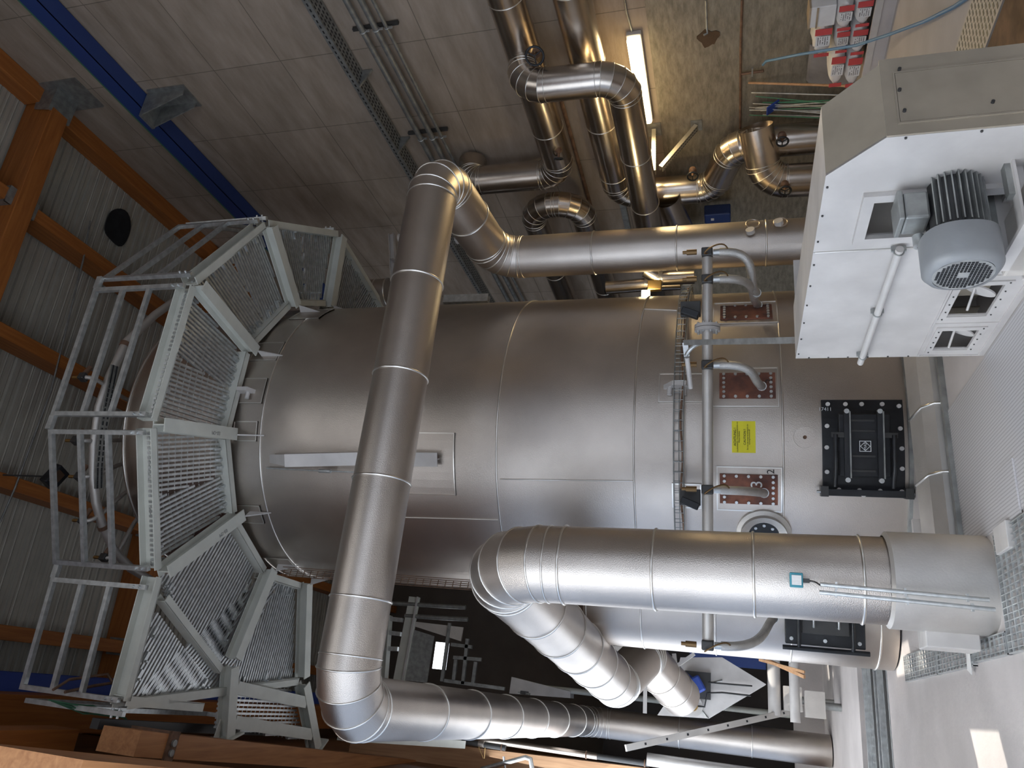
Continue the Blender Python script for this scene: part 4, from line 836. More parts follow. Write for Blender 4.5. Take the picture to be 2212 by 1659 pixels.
b.rings([sq(cv0 - ax*.02, MR*.99), sq(cv0 + ax*.135, MR*.99), sq(cv0 + ax*.165, MR*.86), sq(cv0 + ax*.17, MR*.74)]); b.rings([sq(cv0 - ax*.02, MR*.99), sq(cv0 - ax*.02, MR*.9)]); cover_ = b.build('fan_cover', mat('motor_grey_paint', (.24, .25, .26), .45, .1, .05, 60, .08, 6), motor)
b = B(); gc = cv0 + ax*.167; b.disc(gc, ax, MR*.76, .006, 40); b.build('grille_plate', GALV, cover_)
b = B()
for i in range(-9, 10):
    for j in range(-9, 10):
        y_, z_ = i*.0152, j*.0152
        if math.hypot(y_, z_) < MR*.68 and math.hypot(y_, z_) > .025: b.cbox(gc + V((-.004, y_, z_)), (.004, .0085, .011), (1, 0, 0), (0, 1, 0))
b.build('grille_holes', BLACK, cover_)
tb = mc0 + V((-.10, .02, MR + .0)); b = B(); b.cbox(tb, (.15, .15, .11), (1, 0, 0), (0, 1, 0)); tbo = b.build('terminal_box', GALVD, motor, bevel=.012)
b = B(); b.cbox(tb + V((0, .0, .07)), (.165, .165, .025), (1, 0, 0), (0, 1, 0)); b.build('lid', GALVD, tbo, bevel=.006)
b = B(); b.cyl(tb + V((-.1, .05, -.02)), tb + V((-.16, .05, -.02)), .028, n=12); b.build('cable_gland', GALV, tbo)
b = B(); b.tube(bezier(tb + V((-.16, .05, -.02)), tb + V((-.25, .05, -.05)), tb + V((-.1, .2, -.2)), tb + V((.05, .25, -.2))), .012, 8); b.build('motor_cable', DARK, tbo)
b = B(); b.cbox(mc0 + V((0, MR*.86, .03)), (.16, .02, .11), (1, 0, 0), (0, 0, 1)); b.build('rating_plate', GALV, motor, bevel=.004)
for s in (-1, 1):
    b = B(); b.cbox(mc0 + V((.02, s*.13, -MR - .03)), (.34, .05, .03), (1, 0, 0), (0, 1, 0)); b.build('mounting_foot', GALVD, motor)
sl0 = mc0 + V((0, 0, -MR - .075)); slide = thing('motor_rail', 'pale steel motor slide rail under the finned motor', 'rail', sl0)
for s in (-1, 1):
    b = B(); b.chan(sl0 + V((.30, s*.15, 0)), sl0 + V((-.32, s*.15, 0)), .06, .07, s); b.build('rail', WHITE, slide)
b = B(); b.cbox(sl0 + V((-.33, 0, -.02)), (.02, .40, .12), (1, 0, 0), (0, 1, 0)); b.build('end_plate', WHITE, slide)
mi = V((FX + .24, 3.62, .78)); b = B(); b.cyl(mi + V((.08, .0, 0)), mi + V((-.06, 0, 0)), .10, n=24); t = thing('small_motor', 'pale grey fan bearing housing inside the window behind the motor', 'bearing', mi - V((0, 0, .1))); b.build('housing', ALUD, t)
b = B()
for k in range(12): b.cbox(mi + V((-.07, -.12 + k*.012, .0)), (.05, .005, .14), (1, 0, 0), (0, 1, 0))
b.build('cooling_ribs', GALVD, t)
# belt guard cut by the right edge of the photo
bg = thing('belt_guard', 'white sheet belt guard cut off at the right edge of the photo', 'guard', (FX - .3, 3.2, .1))
p0 = at(2150, 388, X=FX - .12); p1 = at(2163, 600, X=FX - .36)
yb = p1.y; b = B(); b.hexa([(FX - .36, yb, .02), (FX - .12, yb, .02), (FX - .12, yb - .5, .02), (FX - .36, yb - .5, .02), (FX - .36, yb, p1.z), (FX - .12, yb, p1.z), (FX - .12, yb - .5, p1.z), (FX - .36, yb - .5, p1.z)]); b.build('cover', OFFW, bg, bevel=.015)
b = B(); b.cbox((FX - .24, yb + .008, p1.z - .1), (.26, .014, .02), (1, 0, 0), (0, 1, 0)); b.build('cover_edge', WHITE, bg)
# floor duct along the boiler foot
y0, y1, zt = 6.34, 6.86, .22
xa, xb = at(2060, 1185, Z=.2).x, 3.6
fd = thing('floor_duct', 'dusty aluminium-clad floor duct lying in front of the boiler foot', 'duct', ((xa + xb)/2, 6.6, 0))
prof = [(y0, 0), (y0, .08), (y0 + .10, .155), (y0 + .40, .185), (y0 + .50, .13), (y0 + .52, 0)]
def dsec(x): return [V((x, y, z)) for y, z in prof]
xs = [xa, xa + .72, xa + 1.30, xb]
for a_, b_ in zip(xs[:-1], xs[1:]):
    b = B(); b.rings([dsec(a_), dsec(b_)], False, True); b.cap(dsec(a_), True); b.cap(dsec(b_)); o = b.build('duct_length', ALUD, fd)
    e = B(); e.tube([p + (p - V((a_, 6.6, .1))).normalized()*.004 for p in dsec(a_)], .011, 6); e.build('seam_band', SEAM, o)
b = B(); b.box((xa - .05, y0 - .08, 0), (xb, y0 - .02, .04)); tag(b.build('floor_strip', GALVD), 'dull steel strip on the floor along the clad floor duct', 'strip')
b = B(); b.box((xa + .02, y0 + .50, 0), (xa + .46, y0 + .56, .22)); tag(b.build('upright_sheet', WHITE), 'white sheet standing between floor duct and boiler base', 'sheet')
# handrail frame above the casing corner with conduit
h0, h1_, h2_ = at(1480, 740, D=7.25), at(1716, 735, D=6.0), at(1484, 770, D=7.25)
t = thing('tube_stand', 'galvanised tube frame reaching from the fan casing to the air header', 'stand', h1_)
b = B(); b.beam(h0, h1_, .05, .05); b.build('tube', GALV, t); b = B(); b.beam(h0, h2_, .05, .05); b.build('end_tube', GALV, t)
b = B(); b.cyl(at(1484, 772, D=7.25), at(1492, 838, D=7.4), .024, n=10); tag(b.build('conduit', WHITE), 'short white conduit below the galvanised tube frame', 'conduit')
b = B(); b.tube(bezier(at(1482, 768, D=7.2), at(1490, 752, D=7.15), at(1505, 742, D=7.15), at(1522, 740, D=7.2)), .018, 10); tag(b.build('corrugated_hose', GALV), 'short corrugated grey hose at the corner of the tube frame', 'hose')
# ================================================================== CONCRETE WALL SIDE
WXp = 7.42; WR = .215
def wpipe(name, label, pts, r, rad=None, n=5, group=None, step=1.1, m=ALU2):
    pts = [V(p) for p in pts]; runs = []; prev = pts[0]
    for k in range(1, len(pts) - 1):
        rd = rad or r*1.5; a = arc(prev, pts[k], pts[k + 1], min(rd, (pts[k] - prev).length*.9*1.0, (pts[k + 1] - pts[k]).length*.48), n)
        if (a[0] - prev).length > .02: runs.append(('s', prev, a[0], step))
        runs.append(('e', a)); prev = a[-1]
    runs.append(('s', prev, pts[-1], step)); return duct(name, label, 'pipe', runs, r, m, .006, 32)
w1a, w1b, w1t = at(1095, 0, X=7.5), at(1208, 395, X=7.5), at(1035, 390, X=7.5); w1b.y = w1t.y; w1b.z = w1a.z
wpipe('wall_pipe', 'upper aluminium wall pipe running along the concrete wall and turning upward', [(7.5, 1.5, w1a.z), (7.5, w1b.y, w1a.z), (7.5, w1b.y, w1t.z + .12), (7.9, w1b.y, w1t.z + .16)], .225)
w2a = at(1205, 0, X=7.5); w2b = at(1338, 412, X=7.5); w2z = (w2a.z + w2b.z)/2; c2_ = at(1535, 395, X=7.5); d2_ = at(1602, 312, X=7.5); dn_ = at(1760, 300, X=7.5)
wpipe('wall_pipe', 'second aluminium wall pipe that turns down behind the lamp and steps sideways', [(7.5, 1.5, w2z), (7.5, w2b.y + .1, w2z - .1), (7.5, w2b.y + .1, c2_.z - .04), (7.5, d2_.y, d2_.z + .10), (7.5, d2_.y, .02)], .222)
w3z0, w3y = at(1165, 185, X=6.95).z, at(1165, 185, X=6.95).y; w3b = at(1342, 180, X=6.95); wy1 = at(1128, 140, X=7.3).y
wpipe('wall_pipe', 'bent aluminium branch pipe coming off the upper wall pipe and dropping past the lamp', [(7.46, w3y, w1a.z - .03), (6.95, w3y, w1a.z - .02), (6.95, w3y + .02, w3b.z - .02), (6.95, 13.5, w3b.z - .05)], .205)
w4 = at(1650, 330, X=7.0)
wpipe('wall_pipe', 'short aluminium tee pipe turning down in front of the stepped wall pipe', [(7.45, w4.y, w4.z + .10), (7.0, w4.y + .62, at(1655, 415, X=7.0).z), (7.0, w4.y + .66, .02)], .23)
u1, u2 = at(1150, 462, X=7.3), at(1262, 470, X=7.3)
wpipe('wall_pipe', 'U shaped aluminium pipe bend on the dark part of the concrete wall', [(7.3, 16, u1.z), (7.3, u1.y - .20, u1.z), (7.3, u1.y - .20, u2.z), (7.3, 16, u2.z)], .20, .40)
wpipe('wall_pipe', 'dark aluminium pipe leg running back below the U bend', [at(1440, 425, X=7.3), at(1500, 560, X=7.3)], .2)
wpipe('wall_pipe', 'thin aluminium pipe behind the riser with a black handwheel', [at(1310, 622, D=11.6), at(1395, 615, D=11.6), at(1470, 612, D=11.6)], .10)
wpipe('wall_pipe', 'curved lower aluminium pipe showing below the riser', [at(1395, 585, D=11.2), at(1425, 602, D=11.2), at(1500, 598, D=11.2)], .10)
def handwheel(x, y, X, lab, r=.075, ax=(-1, -.2, 0)):
    p = at(x, y, X=X); t = thing('gate_valve', lab, 'valve', p); b = B(); b.torus(p, ax, r, .014, 20, 6); b.build('handwheel', BLACK, t); a = V(ax).normalized(); _, u, w = frame(a); b = B()
    for k in range(3): b.cyl(p, p + (u*math.cos(k*2.09) + w*math.sin(k*2.09))*r, .008, n=6)
    b.build('spokes', BLACK, t); b = B(); b.cyl(p, p - a*.16, .018, n=8); b.lathe(p - a*.16, a, [(0, .05), (.05, .06), (.08, .03)], 12); b.build('bonnet', RUSTY, t)
handwheel(1155, 121, 7.12, 'black handwheel on the upper wall pipe beside the branch bend', .11, (-1, -.5, 0)); handwheel(1496, 381, 7.2, 'black handwheel on the stepped wall pipe below the lamp bracket'); handwheel(1690, 306, 7.2, 'black handwheel on the right leg of the stepped wall pipe'); handwheel(1696, 412, 6.70, 'black handwheel on the short tee pipe')
handwheel(1207, 343, 7.22, 'black handwheel near the lower bend of the upper wall pipe', .06, (-1, .6, 0)); handwheel(1309, 623, 6.0, 'black handwheel in the gap between riser and boiler', .09, (0, 0, 1))
# fluorescent lamp
la, lb = at(1367, 74, X=7.93), at(1397, 262, X=7.93); lz = (la.z + lb.z)/2; t = thing('fluorescent_lamp', 'long glowing fluorescent lamp fixed to the concrete wall', 'lamp', (7.93, (la.y + lb.y)/2, lz))
b = B(); b.box((7.92, la.y, lz - .098), (8.0, lb.y, lz + .098)); b.build('housing', WHITE, t, bevel=.015); b = B(); b.box((7.845, la.y + .02, lz - .09), (7.92, lb.y - .02, lz + .09)); b.build('diffuser', LAMP, t, bevel=.03)
b = B(); b.tube([(7.98, la.y, lz + .02), (7.98, la.y - .3, lz + .05), (7.98, la.y - 1.6, lz + .05)], .014, 8); tag(b.build('lamp_conduit', GALVD), 'thin grey conduit feeding the fluorescent lamp on the wall', 'conduit')
pl = bpy.data.lights.new('lamp_glow', 'AREA'); pl.shape = 'RECTANGLE'; pl.size = 1.5; pl.size_y = .12; pl.energy = 55; pl.color = (1, .74, .38)
o = bpy.data.objects.new('lamp_glow', pl); COL.objects.link(o); o.location = (7.80, (la.y + lb.y)/2, lz); o.rotation_euler = Matrix(((0, 0, 1), (1, 0, 0), (0, 1, 0))).to_euler()
# perforated bracket of two struts
def strut(p, q, name, parent, w=.11):
    b = B(); b.chan(p, q, w, .06, 1); s = b.build(name, mat('bright_galvanised_strut', (.66, .62, .52), .4, .8), parent); d, u, v = frame(V(q) - V(p)); L = (V(q) - V(p)).length; b = B(); k = .04
    while k < L - .03:
        for j in (-.03, .03):
            for e in (-1, 1): b.cbox(V(p) + d*k + v*e*.031 + u*j, (.024, .010, .004), d, u)
        for e in (-1, 1): b.cbox(V(p) + d*k - u*w*.5 + v*0, (.024, .006, .012), d, u)
        k += .045
    b.build('slots', BLACK, s)
sa_, sb_ = at(1413, 284, X=7.95), at(1409, 415, X=7.19); t = thing('strut_bracket', 'perforated pale steel bracket under the lamp holding the pipes', 'bracket', sa_); sb_.z = sa_.z - .02; sb_.y = sa_.y
strut(sa_, sb_, 'arm', t, .10); sc2 = at(1505, 285, X=7.95); sc2.y = sa_.y; strut(V((7.95, sa_.y, sc2.z)), V((7.25, sa_.y, sa_.z - .12)), 'diagonal', t, .10)
b = B(); b.cbox((7.985, sa_.y, sa_.z), (.02, .26, .2), (1, 0, 0), (0, 1, 0)); b.cbox((7.985, sa_.y, sc2.z), (.02, .2, .16), (1, 0, 0), (0, 1, 0)); b.build('wall_plate', GALVD, t)
# cable tray and three conduits high on the wall
ta, tb_ = at(683, 0, X=7.9), at(905, 375, X=7.9); tz = (ta.z + tb_.z)/2
t = thing('wall_cable_tray', 'perforated steel cable tray running along the upper concrete wall', 'cable tray', (7.86, 9, tz)); b = B(); b.box((7.70, 1.5, tz - .01), (7.98, 21.9, tz)); b.box((7.70, 1.5, tz), (7.705, 21.9, tz + .08)); b.box((7.975, 1.5, tz), (7.98, 21.9, tz + .08)); b.build('tray', GALVD, t)
b = B(); y = 3.5
while y < 15:
    for x in (7.745, 7.80, 7.86, 7.92): b.box((x - .012, y, tz - .0125), (x + .012, y + .045, tz - .0095))
    b.box((7.6985, y, tz + .03), (7.6999, y + .045, tz + .05)); y += .085
b.build('slots', BLACK, t)
for x, y_ in ((795, 160), (873, 305)):
    q = at(x, y_, X=7.9); b = B(); b.prism([(7.99, q.y, tz - .01), (7.68, q.y, tz - .01), (7.99, q.y, tz - .16)], (0, .03, 0)); b.build('tray_bracket', GALVD, t)
CP = [((740, 0), (930, 328), .042, 'upper thick one'), ((778, 0), (948, 322), .042, 'lower thick one'), ((812, 0), (962, 322), .024, 'thin one')]
for (p, q, r, nm) in CP:
    a_, c_ = at(*p, X=7.86), at(*q, X=7.86); z = (a_.z + c_.z)/2; t = thing('wall_conduit', 'grey steel conduit on the upper concrete wall, the %s of three' % nm, 'conduit', (7.86, 8, z), 'three wall conduits')
    b = B(); b.cyl((7.86, 1.5, z), (7.86, 21.9, z), r, n=14); b.build('conduit', GALVD, t)
    for yy in (at(785, 68, X=7.86).y, at(915, 300, X=7.86).y):
        b = B(); b.torus((7.86, yy, z), (0, 1, 0), r + .004, .008, 16, 6); b.cbox((7.86, yy, z - r - .03), (.03, .02, .05), (1, 0, 0), (0, 1, 0)); b.build('pipe_clip', GALV, t)
for k, (x, y_) in enumerate(((812, 58), (925, 285))):
    q = at(x, y_, X=7.93); b = B(); b.box((7.925, q.y - .02, q.z - .32), (7.975, q.y + .02, q.z + .34)); tag(b.build('conduit_rail', DARK), 'short dark rail behind the three wall conduits, the %s one' % ('nearer' if k == 0 else 'farther'), 'rail')
# rails and thin pipes on the wall behind the big pipes
b = B(); q0, q1 = at(1252, 0, X=7.95), at(1318, 330, X=7.95); b.beam((7.95, 1.5, (q0.z + q1.z)/2), (7.95, 12, (q0.z + q1.z)/2), .05, .10); tag(b.build('perforated_rail', GALVD), 'dull perforated rail on the wall below the second wall pipe', 'rail')
b = B(); p, q = at(1210, 220, X=7.9), at(1270, 420, X=7.9); b.cyl((7.92, p.y, (p.z + q.z)/2), (7.92, q.y + 3, (p.z + q.z)/2), .03, n=10); tag(b.build('thin_wall_pipe', RUSTY), 'thin brown pipe between the two upper wall pipes', 'pipe')
b = B(); b.tube([at(1603, 0, X=7.96), at(1600, 100, X=7.96), at(1599, 290, X=7.96)], .016, 8); tag(b.build('water_pipe', RUSTY), 'thin brown water pipe crossing the rough wall below the lamp', 'pipe')
t = thing('water_tap', 'small metal water tap on the thin wall pipe with the blue hose', 'tap', at(1625, 160, X=7.9)); b = B(); b.cyl(at(1602, 160, X=7.95), at(1650, 153, X=7.9), .018, n=8); b.build('body', RUSTY, t); b = B(); b.cbox(at(1625, 156, X=7.87), (.02, .14, .02), (1, 0, 0), (0, 1, 0)); b.build('lever', GALV, t)
b = B(); b.tube([at(1525, 0, X=7.94), at(1527, 60, X=7.94), at(1528, 72, X=7.9), at(1520, 76, X=7.88)], .014, 8); tag(b.build('drain_pipe', GALVD), 'thin pipe ending at a sooty square hole in the rough wall', 'pipe')
b = B(); q = at(1530, 82, X=8); R = [V((7.99, q.y + .13*math.cos(a)*(1 + .2*math.sin(5*a)), q.z + .13*math.sin(a)*(1 + .25*math.cos(3*a)))) for a in [2*PI*k/18 for k in range(18)]]; b.prism(R, (.008, 0, 0)); tag(b.build('wall_opening', SOOT), 'sooty brown square opening in the rough concrete wall', 'opening')
t = thing('wall_junction_box', 'dark blue box on a stand low on the dark wall', 'box', at(1560, 490, X=7.6)); q = at(1550, 462, X=7.7); b = B(); b.cbox(q, (.2, .26, .42), (1, 0, 0), (0, 1, 0)); b.build('housing', BLUE, t, bevel=.02); b = B(); b.cbox(q + V((-.104, 0, .08)), (.006, .06, .05), (1, 0, 0), (0, 1, 0)); b.build('label', PAPER, t)
q = at(1395, 635, D=11.0); t = thing('work_lamp', 'small bright work lamp shining behind the boiler on the wall side', 'lamp', q); b = B(); b.cbox(q, (.10, .07, .12), (1, 0, 0), (0, 1, 0)); b.build('lens', LAMP2, t, bevel=.01); b = B(); b.cbox(q + V((.14, .02, -.12)), (.16, .07, .2), (1, 0, 0), (0, 1, 0)); b.build('housing', BRASS, t, bevel=.01)
wl = bpy.data.lights.new('work_lamp_glow', 'POINT'); wl.energy = 18; wl.color = (1, .8, .45); wl.shadow_soft_size = .08; o = bpy.data.objects.new('work_lamp_glow', wl); COL.objects.link(o); o.location = q + V((.05, -.22, -.02))
# instruments on the riser
for x, y, nm in ((1621, 499, 'gauge'), (1682, 480, 'probe')):
    p = at(x, y, D=9.2); t = thing('duct_' + nm, 'round %s standing on the riser of the crossing duct' % ('dial gauge' if nm == 'gauge' else 'white temperature probe'), 'gauge', p)
    b = B(); b.disc(p, (.35, -.9, .2), .05, .05, 20); b.build('dial' if nm == 'gauge' else 'probe_head', WHITE, t); b = B(); b.cyl(p, V((RX + .05, RY - P1R + .02, p.z - .05)), .016, n=8); b.build('stem', GALV, t); b = B(); b.torus(V((RX + .1, RY - P1R + .0, p.z - .03)), (.3, -1, 0), .075, .01, 20, 6); b.build('collar', ALU, t)
# bags on the ledge, box, slab, rods
b = B(); b.box((7.0, 1.5, 0), (7.998, 9.3, .13)); struct('trim_1', b, CONCRETE2)
b = B(); b.box((6.985, 4.6, .13), (7.03, 7.75, .20)); tag(b.build('ledge_batten', WHITE), 'pale speckled batten along the edge of the wall ledge under the sacks', 'batten')
def sack(c, L, w, h, label, rz=0, red=True, crumple=0.0, group='paper sacks on the ledge', flip=False):
    t = thing('paper_sack', label, 'sack', c, group); c = V(c); d = V((math.sin(rz)*-1, math.cos(rz), 0)); s = V((-d.y, d.x, 0)); rnd = random.Random(int(c.y*1000 + c.z*77)); n, m = 12, 16; R = []
    for i in range(n + 1):
        u = i/n; e = min(1, 4.2*min(u, 1 - u) + .18); ring = []
        for k in range(m):
            a = 2*PI*k/m; y_ = math.copysign(abs(math.cos(a))**.6, math.cos(a))*w/2*(.92 + .08*e); z_ = math.copysign(abs(math.sin(a))**.7, math.sin(a))*h/2*e
            ring.append(c + d*(u - .5)*L + s*(y_ + rnd.uniform(-1, 1)*crumple) + UPZ*(z_ + h/2 + rnd.uniform(-1, 1)*crumple*.6))
        R.append(ring)
    b = B(); b.cur = 0; b.rings(R); b.cap(R[0], True); b.cap(R[-1]); body = b.build('sack_body', PAPER if red else KRAFT, t)
    f = B(); q = -s if not flip else s
    if red:
        side = -s if s.x > 0 else s
        for u0, u1, z0, z1, mm, nm in ((.06, .26, .06, .94, REDP, 'red_band'), (.30, .62, .12, .88, PAPER, 'white_label'), (.86, .97, .1, .9, REDP, 'red_end')):
            b = B(); o_ = side*(w/2 + .012); p = [c + d*(a - .5)*L + o_ + UPZ*(z_*h) for a, z_ in ((u0, z0), (u1, z0), (u1, z1), (u0, z1))]; b.prism(p, side*.004); x_ = b.build(nm, mm, t)
            if nm == 'white_label':
                b = B()
                for r_ in range(5):
                    zz_ = z0 + .12 + r_*(z1 - z0 - .2)/4.5
                    for g_ in range(7):
                        a0_ = u0 + .02 + g_*(u1 - u0 - .05)/7; p = [c + d*(a - .5)*L + o_ + side*.005 + UPZ*(z_*h) for a, z_ in ((a0_, zz_), (a0_ + rnd.uniform(.012, .035), zz_), (a0_ + .03, zz_ + .04), (a0_, zz_ + .04))]
                        if rnd.random() < .8: b.prism(p, side*.001)
                b.build('printed_lines', INK, x_)
    return t
SX = 7.32
sack((SX, 6.44, .20), .36, .5, .17, 'red and white paper sack at the near end of the bottom layer'); sack((SX, 6.82, .20), .38, .5, .17, 'paper sack in the middle of the bottom layer under the blue hose'); sack((SX, 7.26, .20), .48, .5, .17, 'paper sack of the bottom layer nearest the grey slab')
sack((SX + .03, 6.50, .375), .36, .48, .17, 'upper layer paper sack below the white box'); sack((SX + .03, 6.84, .375), .32, .46, .15, 'upper layer paper sack with a broad red band'); sack((SX + .03, 7.26, .375), .50, .48, .17, 'upper layer paper sack with brown back nearest the slab')
sack((SX + .08, 6.90, .55), .40, .42, .2, 'crumpled half empty paper sack lying on top beside the white box', .1, True, .022)
sack((SX + .12, 6.15, .55), .30, .4, .26, 'brown paper sack behind the white box at the photo edge', 0, False, .01); sack((SX + .36, 7.3, .20), .5, .2, .36, 'brown rumpled paper sack behind the row of red sacks', 0, False, .02)
q = V((SX - .02, 6.52, .55)); t = thing('carton', 'white cardboard box with brown top standing on the sacks', 'box', q); b = B(); b.cbox(q + UPZ*.13, (.24, .27, .26), (1, 0, .0), (0, 1, 0)); b.build('carton_body', PAPER, t, bevel=.008); b = B(); b.cbox(q + UPZ*.265, (.25, .28, .02), (1, 0, 0), (0, 1, 0)); b.cbox(q + V((-.134, 0, .19)), (.006, .27, .02), (1, 0, 0), (0, 1, 0)); b.build('lid', KRAFT, t)
b = B(); q = at(1800, 90, X=7.82); b.box((7.66, 6.9, .13), (7.96, 7.45, .50)); tag(b.build('black_tub', BLACK, bevel=.03), 'black tub behind the crumpled sack against the wall', 'tub')
p = [at(1768, 120, X=7.85), at(1850, 105, X=7.6), at(1860, 172, X=7.6), at(1757, 196, X=7.85)]; b = B(); sl = [V((7.62, 7.52, .14)), V((7.62, 8.12, .14)), V((7.90, 8.22, .66)), V((7.90, 7.62, .66))]; b.prism(sl, (.05, 0, .03)); tag(b.build('stone_slab', STONE, bevel=.006), 'grey stone slab leaning against the wall beside the sacks', 'slab')
rnd = random.Random(3)
for k in range(14):
    y0_ = 8.33 + .022*k; b = B(); b.cyl((7.25 + rnd.uniform(0, .25), y0_ - .25 + rnd.uniform(-.1, .1), .14), (7.93, y0_ + .1 + rnd.uniform(-.14, .14), 1.30 + rnd.uniform(-.12, .12)), .007 + .003*(k % 2), n=6); tag(b.build('metal_rod', GALV if k % 3 else GREEN), 'thin metal rod leaning in the bundle against the wall behind the fan casing', 'rod', 'leaning metal rods')
b = B(); b.cyl((7.3, 7.75, .14), (7.95, 8.15, 1.42), .016, n=8); tag(b.build('broom_stick', WOODZ), 'brown wooden stick leaning on the wall beside the slab', 'stick')
b = B(); b.cbox((7.8, 8.5, 1.1), (.02, .14, .2), (1, 0, .8), (0, 1, 0)); tag(b.build('blue_tag', BLUE2), 'small dark blue tag hanging in the bundle of leaning rods', 'tag')
hp_ = [at(1648, 140, X=7.85), at(1655, 132, X=7.75), at(1730, 117, X=7.3), at(1850, 98, X=6.85), at(1925, 73, X=6.3), at(2000, 45, X=5.6), at(2062, 14, Z=.02), at(2100, -12, Z=.02)]
b = B(); P = []
for i in range(len(hp_) - 1):
    for k in range(4): P.append(hp_[i].lerp(hp_[i + 1], k/4))
b.tube(P + [hp_[-1]], .016, 10); tag(b.build('water_hose', HOSEB), 'blue water hose stretched from the wall tap across the sacks', 'hose')
# ================================================================== FLOOR DETAILS
b = B(); b.box((1.34, 2.2, 0), (2.46, 6.28, .008)); tag(b.build('chequer_plate', CHEQ), 'large tear-patterned steel floor plate in front of the boiler', 'floor plate')
b = B(); b.box((1.32, 5.02, .009), (1.66, 5.36, .02)); tag(b.build('small_chequer_plate', CHEQ), 'small square patterned cover plate at the edge of the floor plate', 'floor plate')
def floor_grating(x0, x1, y0, y1, label, z=.03):
    t = thing('floor_grating', label, 'grating', ((x0 + x1)/2, (y0 + y1)/2, z - .03), 'floor gratings'); b = B()
    b.box((x0, y0, z - .03), (x0 + .008, y1, z)); b.box((x1 - .008, y0, z - .03), (x1, y1, z)); b.box((x0, y0, z - .03), (x1, y0 + .008, z)); b.box((x0, y1 - .008, z - .03), (x1, y1, z)); b.build('rim', GALV, t)
    b = B(); k = x0 + .03
    while k < x1 - .02: b.box((k - .003, y0 + .008, z - .022), (k + .003, y1 - .008, z - .001)); k += .04
    b.build('bearing_bars', GALV, t); b = B(); k = y0 + .05
    while k < y1 - .02: b.box((x0 + .008, k - .005, z - .012), (x1 - .008, k + .005, z)); k += .10
    b.build('cross_bars', GALV, t)
floor_grating(.56, 1.30, 4.2, 5.54, 'floor grating at the right edge of the photo below the wide flue'); floor_grating(.56, .70, 5.56, 6.3, 'narrow floor grating strip left of the wide flue foot'); floor_grating(.54, .98, 6.33, 7.4, 'floor grating behind the wide flue foot, in the sun'); floor_grating(.54, .78, 7.42, 8.75, 'floor grating nearest the side chamber with a shadow across'); floor_grating(.25, .56, 4.2, 4.75, 'small floor grating in the bright corner of the photo')
b = B(); q = at(2098, 1410, Z=.0); b.prism([q + V((0, 0, .031)), q + V((-.12, .02, .031)), q + V((-.16, -.08, .031)), q + V((.1, -.1, .031))], (0, 0, .004)); tag(b.build('paper_scrap', PAPER), 'white paper scrap lying on the floor grating edge', 'paper')
b = B(); b.box((1.15, 5.2, .0), (1.32, 5.45, .05)); 
tag(b.build('floor_bracket', WHITE, bevel=.005), 'small white bracket on the floor beside the wide flue foot', 'bracket')
# trench with two cable ladders
for k, (y0, y1, lab) in enumerate(((10.05, 10.72, 'nearer'), (10.95, 11.85, 'farther'))):
    t = thing('trench_cable_ladder', 'galvanised mesh cable ladder in the floor trench, the %s of two' % lab, 'cable tray', (.2, (y0 + y1)/2, -.12)); b = B()
    for y in (y0, y1): b.chan((XL + .02, y, -.06), (1.12, y, -.06), .04, .09, 1 if y == y0 else -1)
    b.build('side_rail', GALV, t); b = B(); x = XL + .1
    while x < 1.1: b.box((x - .01, y0, -.09), (x + .01, y1, -.07)); x += .10
    y = y0 + .06
    while y < y1: b.box((XL + .02, y - .008, -.07), (1.12, y + .008, -.06)); y += .10
    b.build('mesh', GALV, t)
    b = B()
    for j in range(3): b.cyl((XL + .05, y0 + .1 + .11*j, -.052), (1.1, y0 + .12 + .10*j, -.052), .02, n=8)
    b.build('cable', DARK, t)
b = B(); b.box((1.13, 9.95, -.10), (1.19, 12.1, .10)); tag(b.build('trench_end_channel', GALV), 'galvanised steel channel closing the end of the cable trench', 'channel')
# right side floor: perforated tread grating and rusty plate
b = B(); b.box((3.1, 3.3, 0), (4.25, 6.2, .03)); tag(b.build('rusty_floor_plate', RUSTY), 'rust brown floor plate behind the fan casing', 'floor plate')
t = thing('perforated_tread', 'perforated pale metal tread plate between ledge floor and rusty plate', 'grating', (4.6, 4.6, 0)); b = B(); b.box((4.27, 3.3, 0), (4.80, 6.2, .035)); b.build('plate', OFFW, t); b = B()
for i in range(8):
    for j in range(48): x = 4.30 + i*.062; y = 3.4 + j*.055; b.box((x, y, .035), (x + .042, y + .022, .0365))
b.build('perforations', BLACK, t)
# ================================================================== LEFT AND FAR SIDE
# far fan housing (white hopper-like casing) behind the side chamber with blue actuator
HC_ = at(1540, 1490, Y=13.9); hop = thing('far_fan_casing', 'white multi-sided sheet casing in the dark space behind the side chamber', 'casing', (HC_.x, HC_.y, .0))
def hp2(x, y, Y=13.9): return at(x, y, Y=Y)
poly = [hp2(1470, 1420), hp2(1560, 1420), hp2(1655, 1478), hp2(1530, 1552), hp2(1420, 1545), hp2(1450, 1500)]
b = B(); b.prism(poly, (0, .5, 0)); b.build('casing', WHITE, hop)
for pa, pb in (((1450, 1500), (1480, 1490)), ((1480, 1490), (1530, 1552)), ((1480, 1490), (1560, 1470)), ((1448, 1517), (1472, 1547))):
    b = B(); b.cyl(hp2(*pa, 13.89), hp2(*pb, 13.89), .012, n=6); b.build('sheet_seam', GALVD, hop)
q = hp2(1508, 1478, 13.75); b = B(); b.box((q.x - .22, 13.84, q.z - .2), (q.x + .2, 13.89, q.z + .22)); b.build('access_recess', DARK, hop)
